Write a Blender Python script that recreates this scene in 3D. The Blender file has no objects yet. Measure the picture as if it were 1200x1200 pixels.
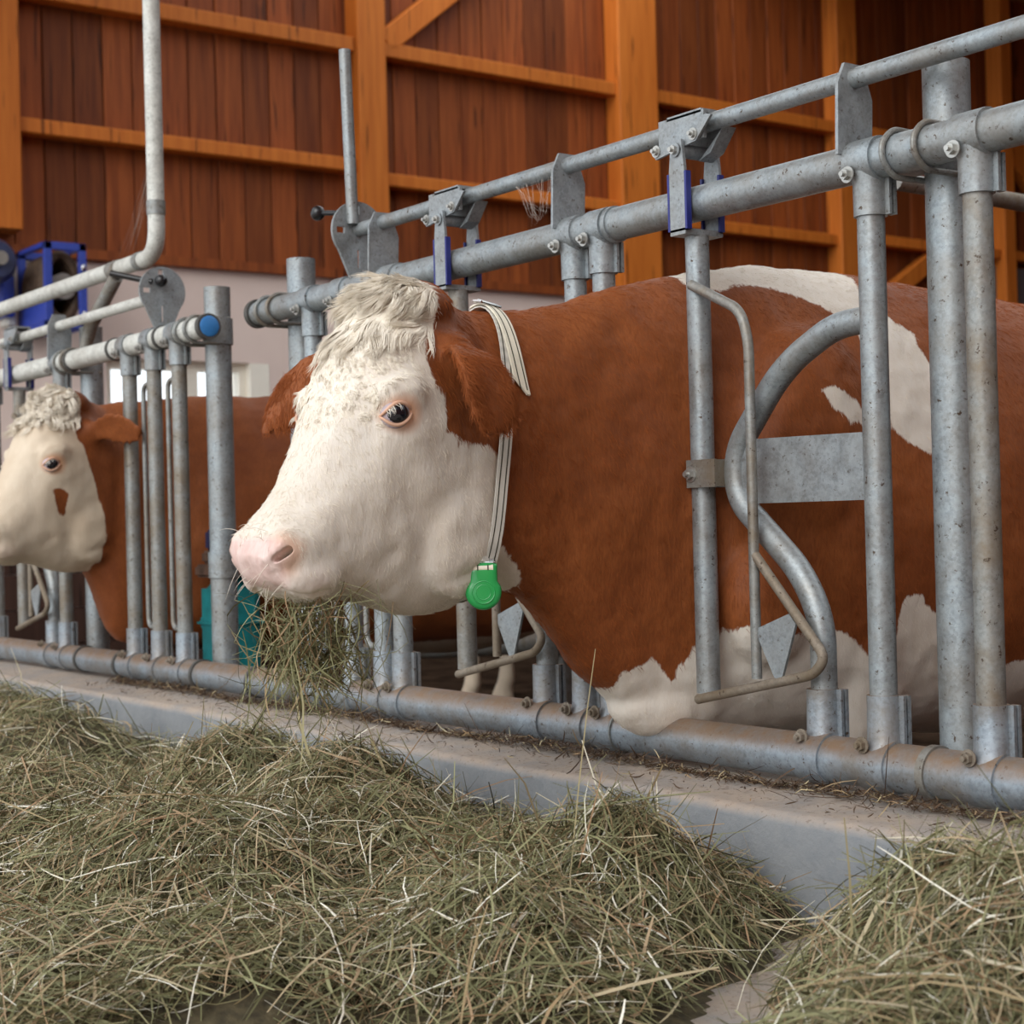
import bpy, bmesh, math, random
import numpy as np
from mathutils import Vector, Matrix, noise
from mathutils.bvhtree import BVHTree

random.seed(7)
RNG = np.random.default_rng(11)
SC = bpy.context.scene
COL = SC.collection
PI = math.pi

# ------------------------------------------------------------------ camera
CAM_POS = np.array([2.680, -1.940, 0.884])
yaw, pitch, roll = (math.radians(a) for a in (36.08, 0.36, -1.465))
fwd = np.array([-math.cos(yaw) * math.cos(pitch), math.sin(yaw) * math.cos(pitch), math.sin(pitch)])
rgt = np.array([math.sin(yaw), math.cos(yaw), 0.0])
upv = np.cross(rgt, fwd)
cr, sr = math.cos(roll), math.sin(roll)
rgt, upv = cr * rgt + sr * upv, -sr * rgt + cr * upv
cam_data = bpy.data.cameras.new('camera')
cam = bpy.data.objects.new('camera', cam_data)
COL.objects.link(cam)
cam.matrix_world = Matrix(((rgt[0], upv[0], -fwd[0], CAM_POS[0]),
                           (rgt[1], upv[1], -fwd[1], CAM_POS[1]),
                           (rgt[2], upv[2], -fwd[2], CAM_POS[2]),
                           (0, 0, 0, 1)))
cam_data.sensor_width = 36.0
cam_data.lens = 1950.0 / 1200.0 * 36.0
cam_data.clip_start = 0.05
cam_data.dof.use_dof = True
cam_data.dof.focus_distance = 2.62
cam_data.dof.aperture_fstop = 7.5
SC.camera = cam

# ------------------------------------------------------------------ light
world = bpy.data.worlds.new('overcast_sky')
SC.world = world
world.use_nodes = True
bg = world.node_tree.nodes['Background']
bg.inputs['Color'].default_value = (0.93, 0.97, 1.0, 1)
bg.inputs['Strength'].default_value = 1.42

sun_data = bpy.data.lights.new('hazy_sun', 'SUN')
sun_data.energy = 1.3
sun_data.angle = math.radians(40)
sun_data.color = (1.0, 0.97, 0.92)
sun = bpy.data.objects.new('hazy_sun', sun_data)
COL.objects.link(sun)
sun.rotation_euler = Vector((-0.42, 1.0, -0.66)).to_track_quat('-Z', 'Y').to_euler()

vs = SC.view_settings
vs.view_transform = 'Standard'
vs.look = 'None'
vs.gamma = 1.0
vs.use_curve_mapping = False
vs.exposure = 0.28


# ------------------------------------------------------------------ material helpers
def new_mat(name):
    m = bpy.data.materials.new(name)
    m.use_nodes = True
    nt = m.node_tree
    return m, nt, nt.nodes['Principled BSDF']


def nd(nt, kind, **kw):
    n = nt.nodes.new(kind)
    for k, v in kw.items():
        if k in n.inputs:
            n.inputs[k].default_value = v
        else:
            setattr(n, k, v)
    return n


def mixc(nt, fac, a, b, blend='MIX'):
    n = nt.nodes.new('ShaderNodeMix')
    n.data_type = 'RGBA'
    n.blend_type = blend
    for sock, v in ((n.inputs[0], fac), (n.inputs[6], a), (n.inputs[7], b)):
        if hasattr(v, 'links') or hasattr(v, 'is_output'):
            nt.links.new(v, sock)
        else:
            sock.default_value = v if not isinstance(v, tuple) else (*v, 1)[:4]
    return n.outputs[2]


def ramp(nt, fac, stops):
    n = nt.nodes.new('ShaderNodeValToRGB')
    el = n.color_ramp.elements
    while len(el) < len(stops):
        el.new(0.5)
    for e, (p, c) in zip(el, stops):
        e.position = p
        e.color = (*c, 1) if isinstance(c, tuple) else (c, c, c, 1)
    nt.links.new(fac, n.inputs[0])
    return n.outputs[0]


def coords(nt, scale=(1, 1, 1), kind='Object'):
    tc = nd(nt, 'ShaderNodeTexCoord')
    mp = nd(nt, 'ShaderNodeMapping')
    mp.inputs['Scale'].default_value = scale
    nt.links.new(tc.outputs[kind], mp.inputs[0])
    return mp.outputs[0]


def noise_tex(nt, vec, scale, detail=4.0, rough=0.55):
    n = nd(nt, 'ShaderNodeTexNoise')
    n.inputs['Scale'].default_value = scale
    n.inputs['Detail'].default_value = detail
    n.inputs['Roughness'].default_value = rough
    if vec is not None:
        nt.links.new(vec, n.inputs['Vector'])
    return n.outputs['Fac']


def bump(nt, bsdf, height, strength, dist=0.01):
    b = nd(nt, 'ShaderNodeBump')
    b.inputs['Strength'].default_value = strength
    b.inputs['Distance'].default_value = dist
    nt.links.new(height, b.inputs['Height'])
    nt.links.new(b.outputs[0], bsdf.inputs['Normal'])


def math_node(nt, op, a, b=None):
    n = nd(nt, 'ShaderNodeMath', operation=op)
    for i, v in enumerate((a, b)):
        if v is None:
            continue
        if hasattr(v, 'is_output'):
            nt.links.new(v, n.inputs[i])
        else:
            n.inputs[i].default_value = v
    return n.outputs[0]


def plain(name, col, rough=0.5, metal=0.0, spec=0.5, var=0.12, scale=30.0, bmp=0.0):
    m, nt, b = new_mat(name)
    f = noise_tex(nt, coords(nt, kind='Object'), scale)
    c = mixc(nt, ramp(nt, f, [(0.3, 0.0), (0.7, 1.0)]),
             tuple(x * (1 - var) for x in col), tuple(min(1, x * (1 + var)) for x in col))
    nt.links.new(c, b.inputs['Base Color'])
    b.inputs['Roughness'].default_value = rough
    b.inputs['Metallic'].default_value = metal
    b.inputs['Specular IOR Level'].default_value = spec
    if bmp:
        bump(nt, b, f, bmp, 0.004)
    return m


def galvanised(name, base=(0.36, 0.395, 0.415), dirt=0.25, dust=0.0, metal=0.5, rough=0.42):
    m, nt, b = new_mat(name)
    geo = nd(nt, 'ShaderNodeNewGeometry')
    vec = geo.outputs['Position']
    vor = nd(nt, 'ShaderNodeTexVoronoi')
    vor.inputs['Scale'].default_value = 210
    nt.links.new(vec, vor.inputs['Vector'])
    sp = nd(nt, 'ShaderNodeSeparateColor')
    nt.links.new(vor.outputs['Color'], sp.inputs[0])
    n1 = noise_tex(nt, vec, 30, 6, 0.7)
    n2 = noise_tex(nt, vec, 9, 6, 0.7)
    n3 = noise_tex(nt, vec, 85, 4, 0.7)
    n4 = noise_tex(nt, vec, 150, 3, 0.6)
    c0 = mixc(nt, sp.outputs[0], tuple(x * 0.80 for x in base), tuple(min(1, x * 1.16) for x in base))
    c1 = mixc(nt, ramp(nt, n1, [(0.38, 0.0), (0.66, 1.0)]), c0, tuple(x * 1.30 for x in base))
    c1 = mixc(nt, math_node(nt, 'MULTIPLY', ramp(nt, n4, [(0.5, 0.0), (0.68, 1.0)]), 0.4), c1, tuple(x * 0.55 for x in base))
    d = math_node(nt, 'MULTIPLY', ramp(nt, n2, [(0.40, 0.0), (0.64, 1.0)]), dirt)
    c2 = mixc(nt, d, c1, (0.20, 0.155, 0.105))
    spk = math_node(nt, 'MULTIPLY', ramp(nt, n3, [(0.61, 0.0), (0.68, 1.0)]), min(1.0, dirt * 2.4))
    c3 = mixc(nt, spk, c2, (0.075, 0.05, 0.035))
    out = c3
    if dust > 0:
        sx = nd(nt, 'ShaderNodeSeparateXYZ')
        nt.links.new(geo.outputs['Normal'], sx.inputs[0])
        up = ramp(nt, sx.outputs['Z'], [(0.10, 0.0), (0.62, 1.0)])
        dn = math_node(nt, 'MULTIPLY', up, ramp(nt, n1, [(0.25, 0.35), (0.6, 1.0)]))
        out = mixc(nt, math_node(nt, 'MULTIPLY', dn, dust), c3, (0.26, 0.175, 0.115))
    nt.links.new(out, b.inputs['Base Color'])
    b.inputs['Metallic'].default_value = metal
    nt.links.new(ramp(nt, n1, [(0.3, rough - 0.08), (0.75, rough + 0.2)]), b.inputs['Roughness'])
    bump(nt, b, n3, 0.12, 0.002)
    return m


M = {}
M['galv'] = galvanised('galvanised_steel', base=(0.275, 0.312, 0.335), dirt=0.45)
M['galv_dirty'] = galvanised('galvanised_steel_dirty', base=(0.255, 0.268, 0.265), dirt=0.85, rough=0.5)
M['galv_dusty'] = galvanised('galvanised_steel_dusty', base=(0.265, 0.31, 0.355), dirt=0.62, dust=1.0, rough=0.45)
M['galv_plate'] = galvanised('galvanised_sheet', base=(0.275, 0.305, 0.325), dirt=0.28, rough=0.5)
M['steel_dark'] = plain('dark_steel_band', (0.10, 0.10, 0.095), 0.5, 0.5)
M['bolt'] = plain('zinc_bolt', (0.42, 0.42, 0.40), 0.35, 0.7)
M['rusty'] = galvanised('rusty_rod', base=(0.26, 0.225, 0.185), dirt=0.95, rough=0.65)
M['blue_plastic'] = plain('blue_rubber', (0.015, 0.022, 0.17), 0.5)
M['blue_cap'] = plain('blue_cap_plastic', (0.035, 0.20, 0.52), 0.5)
M['black_plastic'] = plain('black_plastic', (0.012, 0.012, 0.014), 0.25)
M['white_pipe'] = galvanised('painted_pipe', base=(0.52, 0.53, 0.50), dirt=0.25, metal=0.1, rough=0.5)

# ------------------------------------------------------------------ mesh helpers


def obj(name, verts, faces, mat, parent=None, smooth=True, loc=None):
    me = bpy.data.meshes.new(name)
    me.from_pydata([tuple(v) for v in verts], [], [tuple(f) for f in faces])
    me.update()
    if smooth:
        me.polygons.foreach_set('use_smooth', [True] * len(me.polygons))
    if mat is not None:
        me.materials.append(mat)
    o = bpy.data.objects.new(name, me)
    COL.objects.link(o)
    if parent is not None:
        o.parent = parent
        o.matrix_parent_inverse = parent.matrix_world.inverted()
    if loc is not None:
        o.location = loc
    return o


def sharp(o, angle=35):
    me = o.data
    bm = bmesh.new()
    bm.from_mesh(me)
    lim = math.radians(angle)
    for e in bm.edges:
        if len(e.link_faces) == 2 and e.calc_face_angle(0) > lim:
            e.smooth = False
    bm.to_mesh(me)
    bm.free()
    return o


def empty(name, loc=(0, 0, 0)):
    o = bpy.data.objects.new(name, None)
    COL.objects.link(o)
    o.location = loc
    o.matrix_world = Matrix.Translation(loc)
    return o


def tag(o, label=None, cat=None, group=None, kind=None):
    if label:
        o['label'] = label
    if cat:
        o['category'] = cat
    if group:
        o['group'] = group
    if kind:
        o['kind'] = kind
    return o


class MB:
    """collects simple solids into one vertex / face list"""

    def __init__(self):
        self.v, self.f = [], []

    def add(self, v, f):
        n = len(self.v)
        self.v += [tuple(p) for p in v]
        self.f += [tuple(i + n for i in q) for q in f]
        return self

    def box(self, lo, hi, rot=None, piv=None):
        (x0, y0, z0), (x1, y1, z1) = lo, hi
        v = [(x0, y0, z0), (x1, y0, z0), (x1, y1, z0), (x0, y1, z0), (x0, y0, z1), (x1, y0, z1), (x1, y1, z1), (x0, y1, z1)]
        if rot is not None:
            piv = Vector(piv) if piv is not None else Vector(((x0 + x1) / 2, (y0 + y1) / 2, (z0 + z1) / 2))
            v = [tuple(rot @ (Vector(p) - piv) + piv) for p in v]
        return self.add(v, [(0, 3, 2, 1), (4, 5, 6, 7), (0, 1, 5, 4), (1, 2, 6, 5), (2, 3, 7, 6), (3, 0, 4, 7)])

    def tube(self, pts, r, n=16, cap=True, closed=False):
        pts = [Vector(p) for p in pts]
        m = len(pts)
        rr = r if isinstance(r, (list, tuple, np.ndarray)) else [r] * m
        tang = []
        for i in range(m):
            if closed:
                t = pts[(i + 1) % m] - pts[i - 1]
            else:
                t = pts[min(i + 1, m - 1)] - pts[max(i - 1, 0)]
            tang.append(t.normalized())
        ref = Vector((0, 0, 1)) if abs(tang[0].z) < 0.9 else Vector((0, 1, 0))
        u = (ref - tang[0] * ref.dot(tang[0])).normalized()
        v, f = [], []
        for i in range(m):
            u = (u - tang[i] * u.dot(tang[i])).normalized()
            w = tang[i].cross(u)
            for k in range(n):
                a = 2 * PI * k / n
                v.append(tuple(pts[i] + (u * math.cos(a) + w * math.sin(a)) * rr[i]))
        for i in range(m if closed else m - 1):
            for k in range(n):
                a, b = i * n + k, i * n + (k + 1) % n
                c, d = ((i + 1) % m) * n + (k + 1) % n, ((i + 1) % m) * n + k
                f.append((a, b, c, d))
        if cap and not closed:
            f.append(tuple(range(n))[::-1])
            f.append(tuple(range((m - 1) * n, m * n)))
        return self.add(v, f)

    def plate(self, outline, axis, lo, hi):
        """flat outline (list of 2-D points in the two other axes) extruded along axis"""
        n = len(outline)
        ar = sum(outline[i][0] * outline[(i + 1) % n][1] - outline[(i + 1) % n][0] * outline[i][1] for i in range(n))
        if ar < 0:
            outline = outline[::-1]

        def mk(p, a):
            return {'X': (a, p[0], p[1]), 'Y': (p[0], a, p[1]), 'Z': (p[0], p[1], a)}[axis]
        v = [mk(p, lo) for p in outline] + [mk(p, hi) for p in outline]
        f = [tuple(range(n))[::-1], tuple(range(n, 2 * n))]
        f += [(i, (i + 1) % n, n + (i + 1) % n, n + i) for i in range(n)]
        if axis == 'Y':
            f = [q[::-1] for q in f]
        return self.add(v, f)

    def ellipsoid(self, c, r, nu=20, nv=12, rot=None):
        v, f = [], []
        for j in range(nv + 1):
            t = PI * j / nv
            for i in range(nu):
                a = 2 * PI * i / nu
                p = Vector((r[0] * math.sin(t) * math.cos(a), r[1] * math.sin(t) * math.sin(a), r[2] * math.cos(t)))
                if rot is not None:
                    p = rot @ p
                v.append(tuple(p + Vector(c)))
        for j in range(nv):
            for i in range(nu):
                f.append((j * nu + i, (j + 1) * nu + i, (j + 1) * nu + (i + 1) % nu, j * nu + (i + 1) % nu))
        return self.add(v, f)

    def build(self, name, mat, parent=None, smooth=True, shp=35):
        o = obj(name, self.v, self.f, mat, parent, smooth)
        if smooth and shp:
            sharp(o, shp)
        return o


def rounded(pts, rad, n=6):
    """polyline with rounded corners"""
    pts = [Vector(p) for p in pts]
    out = [pts[0]]
    for i in range(1, len(pts) - 1):
        a, b, c = pts[i - 1], pts[i], pts[i + 1]
        d1, d2 = (a - b), (c - b)
        r = rad[i] if isinstance(rad, (list, tuple)) else rad
        r = min(r, d1.length * 0.48, d2.length * 0.48)
        p, q = b + d1.normalized() * r, b + d2.normalized() * r
        for k in range(n + 1):
            t = k / n
            out.append(p * (1 - t) ** 2 + b * 2 * t * (1 - t) + q * t * t)
    out.append(pts[-1])
    return out


def circle(cx, cy, r, n=20, a0=0.0, a1=2 * PI):
    full = abs(a1 - a0 - 2 * PI) < 1e-6
    m = n if full else n + 1
    return [(cx + r * math.cos(a0 + (a1 - a0) * k / n), cy + r * math.sin(a0 + (a1 - a0) * k / n)) for k in range(m)]

# ------------------------------------------------------------------ the setting


def concrete_mat():
    m, nt, b = new_mat('kerb_concrete')
    geo = nd(nt, 'ShaderNodeNewGeometry')
    v = geo.outputs['Position']
    n1 = noise_tex(nt, v, 5, 6, 0.6)
    n2 = noise_tex(nt, v, 38, 6, 0.7)
    n3 = noise_tex(nt, v, 11, 5, 0.7)
    c = mixc(nt, ramp(nt, n1, [(0.3, 0.0), (0.7, 1.0)]), (0.17, 0.185, 0.205), (0.25, 0.265, 0.28))
    c = mixc(nt, math_node(nt, 'MULTIPLY', ramp(nt, n2, [(0.35, 0.0), (0.7, 1.0)]), 0.35), c, (0.33, 0.335, 0.335))
    sx = nd(nt, 'ShaderNodeSeparateXYZ')
    nt.links.new(geo.outputs['Normal'], sx.inputs[0])
    up = ramp(nt, sx.outputs['Z'], [(0.2, 0.0), (0.75, 1.0)])
    n4 = noise_tex(nt, v, 90, 4, 0.7)
    dusty = math_node(nt, 'MULTIPLY', up, ramp(nt, n3, [(0.30, 0.35), (0.60, 1.0)]))
    c = mixc(nt, math_node(nt, 'MULTIPLY', dusty, 0.85), c, (0.42, 0.335, 0.265))
    c = mixc(nt, math_node(nt, 'MULTIPLY', ramp(nt, n4, [(0.56, 0.0), (0.66, 1.0)]), math_node(nt, 'MULTIPLY', up, 0.6)), c, (0.12, 0.078, 0.05))
    nt.links.new(c, b.inputs['Base Color'])
    b.inputs['Roughness'].default_value = 0.72
    bump(nt, b, n4, 0.45, 0.004)
    return m


def plaster_mat():
    m, nt, b = new_mat('pink_plaster')
    v = nd(nt, 'ShaderNodeNewGeometry').outputs['Position']
    n1 = noise_tex(nt, v, 1.3, 4, 0.6)
    n2 = noise_tex(nt, v, 60, 3, 0.6)
    c = mixc(nt, ramp(nt, n1, [(0.3, 0.0), (0.7, 1.0)]), (0.74, 0.60, 0.545), (0.80, 0.66, 0.60))
    nt.links.new(c, b.inputs['Base Color'])
    b.inputs['Roughness'].default_value = 0.9
    bump(nt, b, n2, 0.2, 0.005)
    return m


def wood_mat(name, dark, light, rnd=0.35, scale=(14, 14, 0.9), knots=True):
    m, nt, b = new_mat(name)
    vec = coords(nt, scale, 'Object')
    oi = nd(nt, 'ShaderNodeObjectInfo')
    ad = nd(nt, 'ShaderNodeVectorMath', operation='ADD')
    cb = nd(nt, 'ShaderNodeCombineXYZ')
    mu = math_node(nt, 'MULTIPLY', oi.outputs['Random'], 37.0)
    for k in range(3):
        nt.links.new(mu, cb.inputs[k])
    nt.links.new(vec, ad.inputs[0])
    nt.links.new(cb.outputs[0], ad.inputs[1])
    g = noise_tex(nt, ad.outputs[0], 1.6, 6, 0.6)
    c = mixc(nt, ramp(nt, g, [(0.32, 0.0), (0.68, 1.0)]), dark, light)
    r = ramp(nt, oi.outputs['Random'], [(0.0, 1 - rnd), (1.0, 1 + rnd)])
    c = mixc(nt, 1.0, c, r, 'MULTIPLY')
    if knots:
        kn = noise_tex(nt, ad.outputs[0], 2.7, 1, 0.3)
        c = mixc(nt, ramp(nt, kn, [(0.68, 0.0), (0.75, 0.85)]), c, tuple(x * 0.3 for x in dark))
    nt.links.new(c, b.inputs['Base Color'])
    b.inputs['Roughness'].default_value = 0.6
    b.inputs['Specular IOR Level'].default_value = 0.25
    bump(nt, b, g, 0.2, 0.004)
    return m


M['concrete'] = concrete_mat()
M['plaster'] = plaster_mat()
M['plank'] = wood_mat('stained_planks', (0.155, 0.034, 0.008), (0.285, 0.074, 0.016), 0.34)
M['beam'] = wood_mat('larch_beams', (0.48, 0.125, 0.015), (0.62, 0.185, 0.027), 0.12)
M['roofwood'] = wood_mat('roof_boards', (0.34, 0.15, 0.05), (0.45, 0.22, 0.08), 0.2)
M['frame_white'] = plain('window_frame_paint', (0.90, 0.85, 0.74), 0.5, var=0.03)
M['dark_floor'] = plain('barn_floor_dirt', (0.034, 0.022, 0.015), 1.0, spec=0.0, var=0.6, scale=6, bmp=0.8)
M['shade_boards'] = wood_mat('shade_board_wood', (0.030, 0.014, 0.010), (0.055, 0.026, 0.018), 0.3)  # near-black wood tone stands for the shade low on the wall
M['grey_panel'] = plain('grey_panel', (0.115, 0.10, 0.105), 0.7)


def structure(o, label=None, cat=None):
    o['kind'] = 'structure'
    if label:
        o['label'] = label
    if cat:
        o['category'] = cat
    return o


FEED_Z = 0.28
WX = -7.0
# feed alley floor and barn floor
structure(MB().box((-7.0, -9.0, FEED_Z - 0.3), (9.0, -0.172, FEED_Z)).build('floor', M['concrete'], smooth=False),
          'grey concrete feed alley floor under the hay', 'floor')
structure(MB().box((-7.0, 0.17, -0.2), (9.0, 14.0, 0.0)).build('floor', M['dark_floor'], smooth=False),
          'dark dirty barn floor behind the feed fence', 'floor')
# kerb under the fence: long extrusion with rounded front edge
prof = [(0.17, -0.2), (0.17, 0.43), (0.15, 0.452), (0.05, 0.455), (-0.03, 0.452), (-0.09, 0.447)]
prof += [(-0.148 + 0.020 * math.sin(t) - 0.001, 0.424 + 0.020 * math.cos(t) - 0.0) for t in (0.2, -0.15, -0.5, -0.85, -1.2, -1.5)]
prof += [(-0.172, 0.36), (-0.175, 0.20), (-0.175, -0.2)]
xs = np.linspace(-7.0, 6.0, 131)
kv, kf = [], []
rn = random.Random(3)
for i, x in enumerate(xs):
    for j, (y, z) in enumerate(prof):
        w = noise.noise(Vector((x * 2.1, y * 9, z * 9))) * 0.004
        kv.append((x, y + w, z + (w if 1 < j < 13 else 0)))
npf = len(prof)
for i in range(len(xs) - 1):
    for j in range(npf - 1):
        a = i * npf + j
        kf.append((a, a + 1, a + npf + 1, a + npf))
kerb = obj('feed_kerb', kv, kf, M['concrete'])
structure(kerb, 'low grey concrete kerb under the feed fence, dusty brown on top', 'kerb')

# far gable wall: plaster below, vertical planks above
W0, W1, WZ0, WZ1 = 2.07, 3.185, 0.95, 1.958
pm = MB()
pm.box((WX - 0.3, -4.0, -0.2), (WX, W0, 2.585))
pm.box((WX - 0.3, W1, -0.2), (WX, 14.0, 2.585))
pm.box((WX - 0.3, W0, -0.2), (WX, W1, WZ0))
pm.box((WX - 0.3, W0, WZ1), (WX, W1, 2.585))
wall_far = structure(pm.build('wall_far', M['plaster'], smooth=False), 'pink plastered gable wall clad above with brown stained planks', 'wall')
PW = 0.19
plank_me = None
y = -4.0
k = 0
while y < 13.9:
    if plank_me is None:
        p = MB().box((-0.012, 0.004, 2.60), (0.012, PW - 0.004, 6.2)).build('plank', M['plank'], wall_far, smooth=False)
        bm = bmesh.new()
        bm.from_mesh(p.data)
        bmesh.ops.bevel(bm, geom=bm.edges[:], offset=0.004, segments=1, affect='EDGES')
        bm.to_mesh(p.data)
        bm.free()
        plank_me = p.data
    else:
        p = bpy.data.objects.new('plank', plank_me)
        COL.objects.link(p)
        p.parent = wall_far
    p.location = (WX + 0.012 + random.uniform(0, 0.008), y, 0)
    y += PW
    k += 1
bk = MB().box((WX - 0.12, -4.0, 2.585), (WX - 0.005, 14.0, 6.2)).build('plank_backing', M['plank'], wall_far, smooth=False)
MB().box((WX - 0.02, -4.0, 2.545), (WX + 0.05, 14.0, 2.605)).build('drip_board', M['plank'], wall_far, smooth=False)


shade_base = structure(MB().box((WX + 0.005, -4.0, 0.0), (WX + 0.03, 13.9, 0.02)).build('shade_boarding', M['shade_boards'], smooth=False), 'added dark boarding standing in for shade along the foot of the pink wall', 'boarding')  # added boards: dark strip in place of shaded depths behind the cows
board_me = None
for kz in range(4):
    for ky in range(9):
        if board_me is None:
            bo = MB().box((0.0, 0.003, 0.003), (0.03, 1.987, 0.205)).build('board', M['shade_boards'], shade_base, smooth=False)
            board_me = bo.data
        else:
            bo = bpy.data.objects.new('board', board_me)
            COL.objects.link(bo)
            bo.parent = shade_base
        bo.location = (WX + 0.006 + random.uniform(0, 0.008), -4.0 + ky * 1.99, 0.02 + kz * 0.21)


def beam(lo, hi, rot=None):
    o = MB().box(lo, hi, rot).build('beam', M['beam'], wall_far, smooth=False)
    bm = bmesh.new()
    bm.from_mesh(o.data)
    bmesh.ops.bevel(bm, geom=bm.edges[:], offset=0.008, segments=1, affect='EDGES')
    bm.to_mesh(o.data)
    bm.free()
    return o


for y0, y1, z0 in ((1.18, 1.50, 2.66), (3.80, 4.02, 2.62), (6.06, 6.44, 2.3), (8.42, 8.66, 2.0), (10.56, 10.72, 2.0)):
    beam((WX + 0.03, y0, z0), (WX + 0.20, y1, 6.0))
for ya, yb, zc in ((1.50, 3.80, 3.29), (4.02, 6.06, 3.22), (6.44, 8.42, 3.16), (8.66, 10.56, 3.20), (10.72, 13.5, 3.2)):
    beam((WX + 0.04, ya, zc - 0.045), (WX + 0.16, yb, zc + 0.045))
for ya, yb, zc in ((4.02, 6.06, 4.1), (6.44, 8.42, 4.1), (8.66, 10.56, 4.1), (1.5, 3.8, 4.1)):
    beam((WX + 0.04, ya, zc - 0.05), (WX + 0.16, yb, zc + 0.05))


def strut(y0, z0, y1, z1, w=0.09):
    d = Vector((0, y1 - y0, z1 - z0))
    L = d.length
    a = math.atan2(z1 - z0, y1 - y0)
    c = Vector((WX + 0.11, (y0 + y1) / 2, (z0 + z1) / 2))
    return beam((c.x - 0.05, c.y - L / 2, c.z - w), (c.x + 0.05, c.y + L / 2, c.z + w), Matrix.Rotation(a, 3, 'X'))


strut(8.70, 2.52, 9.95, 3.28, 0.075)
strut(10.75, 4.25, 11.9, 3.25, 0.16)
strut(4.05, 4.15, 5.1, 5.0, 0.08)
structure(MB().box((WX + 0.03, 10.5, 2.3), (WX + 0.09, 12.6, 3.10)).build('wall_panel', M['grey_panel'], smooth=False),
          'dark grey panel on the far wall behind the red-brown cow', 'panel')

# window in the plaster wall
win = empty('window_1', (WX, (W0 + W1) / 2, WZ0))
structure(win, 'bright cream-framed window in the pink wall above the cows', 'window')
fm = MB()
xg0, xg1 = WX - 0.14, WX - 0.06
fm.box((xg0, W0, WZ0), (xg1, W0 + 0.05, WZ1)).box((xg0, W1 - 0.19, WZ0), (xg1, W1 - 0.14, WZ1))
fm.box((xg0, W0 + 0.05, WZ1 - 0.06), (xg1, W1 - 0.19, WZ1)).box((xg0, W0 + 0.05, WZ0), (xg1, W1 - 0.19, WZ0 + 0.06))
fm.build('window_frame', M['frame_white'], win, smooth=False)
MB().box((xg0, 2.60, WZ0 + 0.06), (xg1 + 0.01, 2.70, WZ1 - 0.06)).build('mullion', M['frame_white'], win, smooth=False)
MB().box((WX - 0.29, W1 - 0.14, WZ0), (WX + 0.004, W1 - 0.002, WZ1 - 0.002)).build('reveal', plain('cream_reveal', (0.92, 0.88, 0.78), 0.6, var=0.02), win, smooth=False)
mg, nt, b = new_mat('window_glass')
b.inputs['Base Color'].default_value = (0.95, 0.98, 1, 1)
b.inputs['Transmission Weight'].default_value = 1.0
b.inputs['Roughness'].default_value = 0.25
b.inputs['IOR'].default_value = 1.02
M['glass'] = mg
for ya, yb in ((W0 + 0.05, 2.60), (2.70, W1 - 0.19)):
    MB().box((WX - 0.105, ya, WZ0 + 0.06), (WX - 0.099, yb, WZ1 - 0.06)).build('pane', mg, win, smooth=False)

# back long wall and roof of the barn, with added light gap and end wall
structure(MB().box((-7.2, 14.0, -0.2), (9.0, 14.2, 6.2)).build('wall_back', M['plank'], smooth=False),
          'brown board wall along the back of the barn', 'wall')  # out of view, included to block light
structure(MB().box((-7.4, -1.6, 5.6), (9.0, 2.2, 5.75)).build('ceiling', M['roofwood'], smooth=False),
          'wooden board ceiling above the feed alley side', 'ceiling')
structure(MB().box((-7.4, 7.0, 5.6), (9.0, 14.3, 5.75)).build('ceiling', M['roofwood'], smooth=False),
          'wooden board ceiling beyond the roof gap added for light', 'ceiling')  # gap between the two ceilings added to brighten the gable wall
structure(MB().box((9.0, -9.0, -0.2), (9.2, 14.2, 6.2)).build('light_block_wall', M['plank'], smooth=False),
          'unseen brown board wall added at the near end to cut light', 'wall')  # added out of view to darken the sides facing this end

# ------------------------------------------------------------------ feed fence
ZT, ZB, ZR = 1.42, 0.50, 1.552        # top rail, bottom rail, locking rod
RT, RB, RP = 0.0300, 0.0365, 0.0212   # radii of top rail, bottom rail, posts


def bake_bool(o, cutters):
    for c in cutters:
        md = o.modifiers.new('cut', 'BOOLEAN')
        md.operation = 'DIFFERENCE'
        md.solver = 'EXACT'
        md.object = c
    dg = bpy.context.evaluated_depsgraph_get()
    me = bpy.data.meshes.new_from_object(o.evaluated_get(dg))
    o.modifiers.clear()
    o.data = me
    for c in cutters:
        bpy.data.objects.remove(c)
    return o


def hexbolt(c, axis=(0, -1, 0), r=0.0085, h=0.010):
    a = Vector(axis).normalized()
    m = MB()
    m.tube([Vector(c), Vector(c) + a * h], r, 6)
    m.tube([Vector(c), Vector(c) + a * 0.002], r * 1.5, 14)
    m.tube([Vector(c), Vector(c) + a * (h + 0.006)], r * 0.5, 8)
    return m


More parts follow.
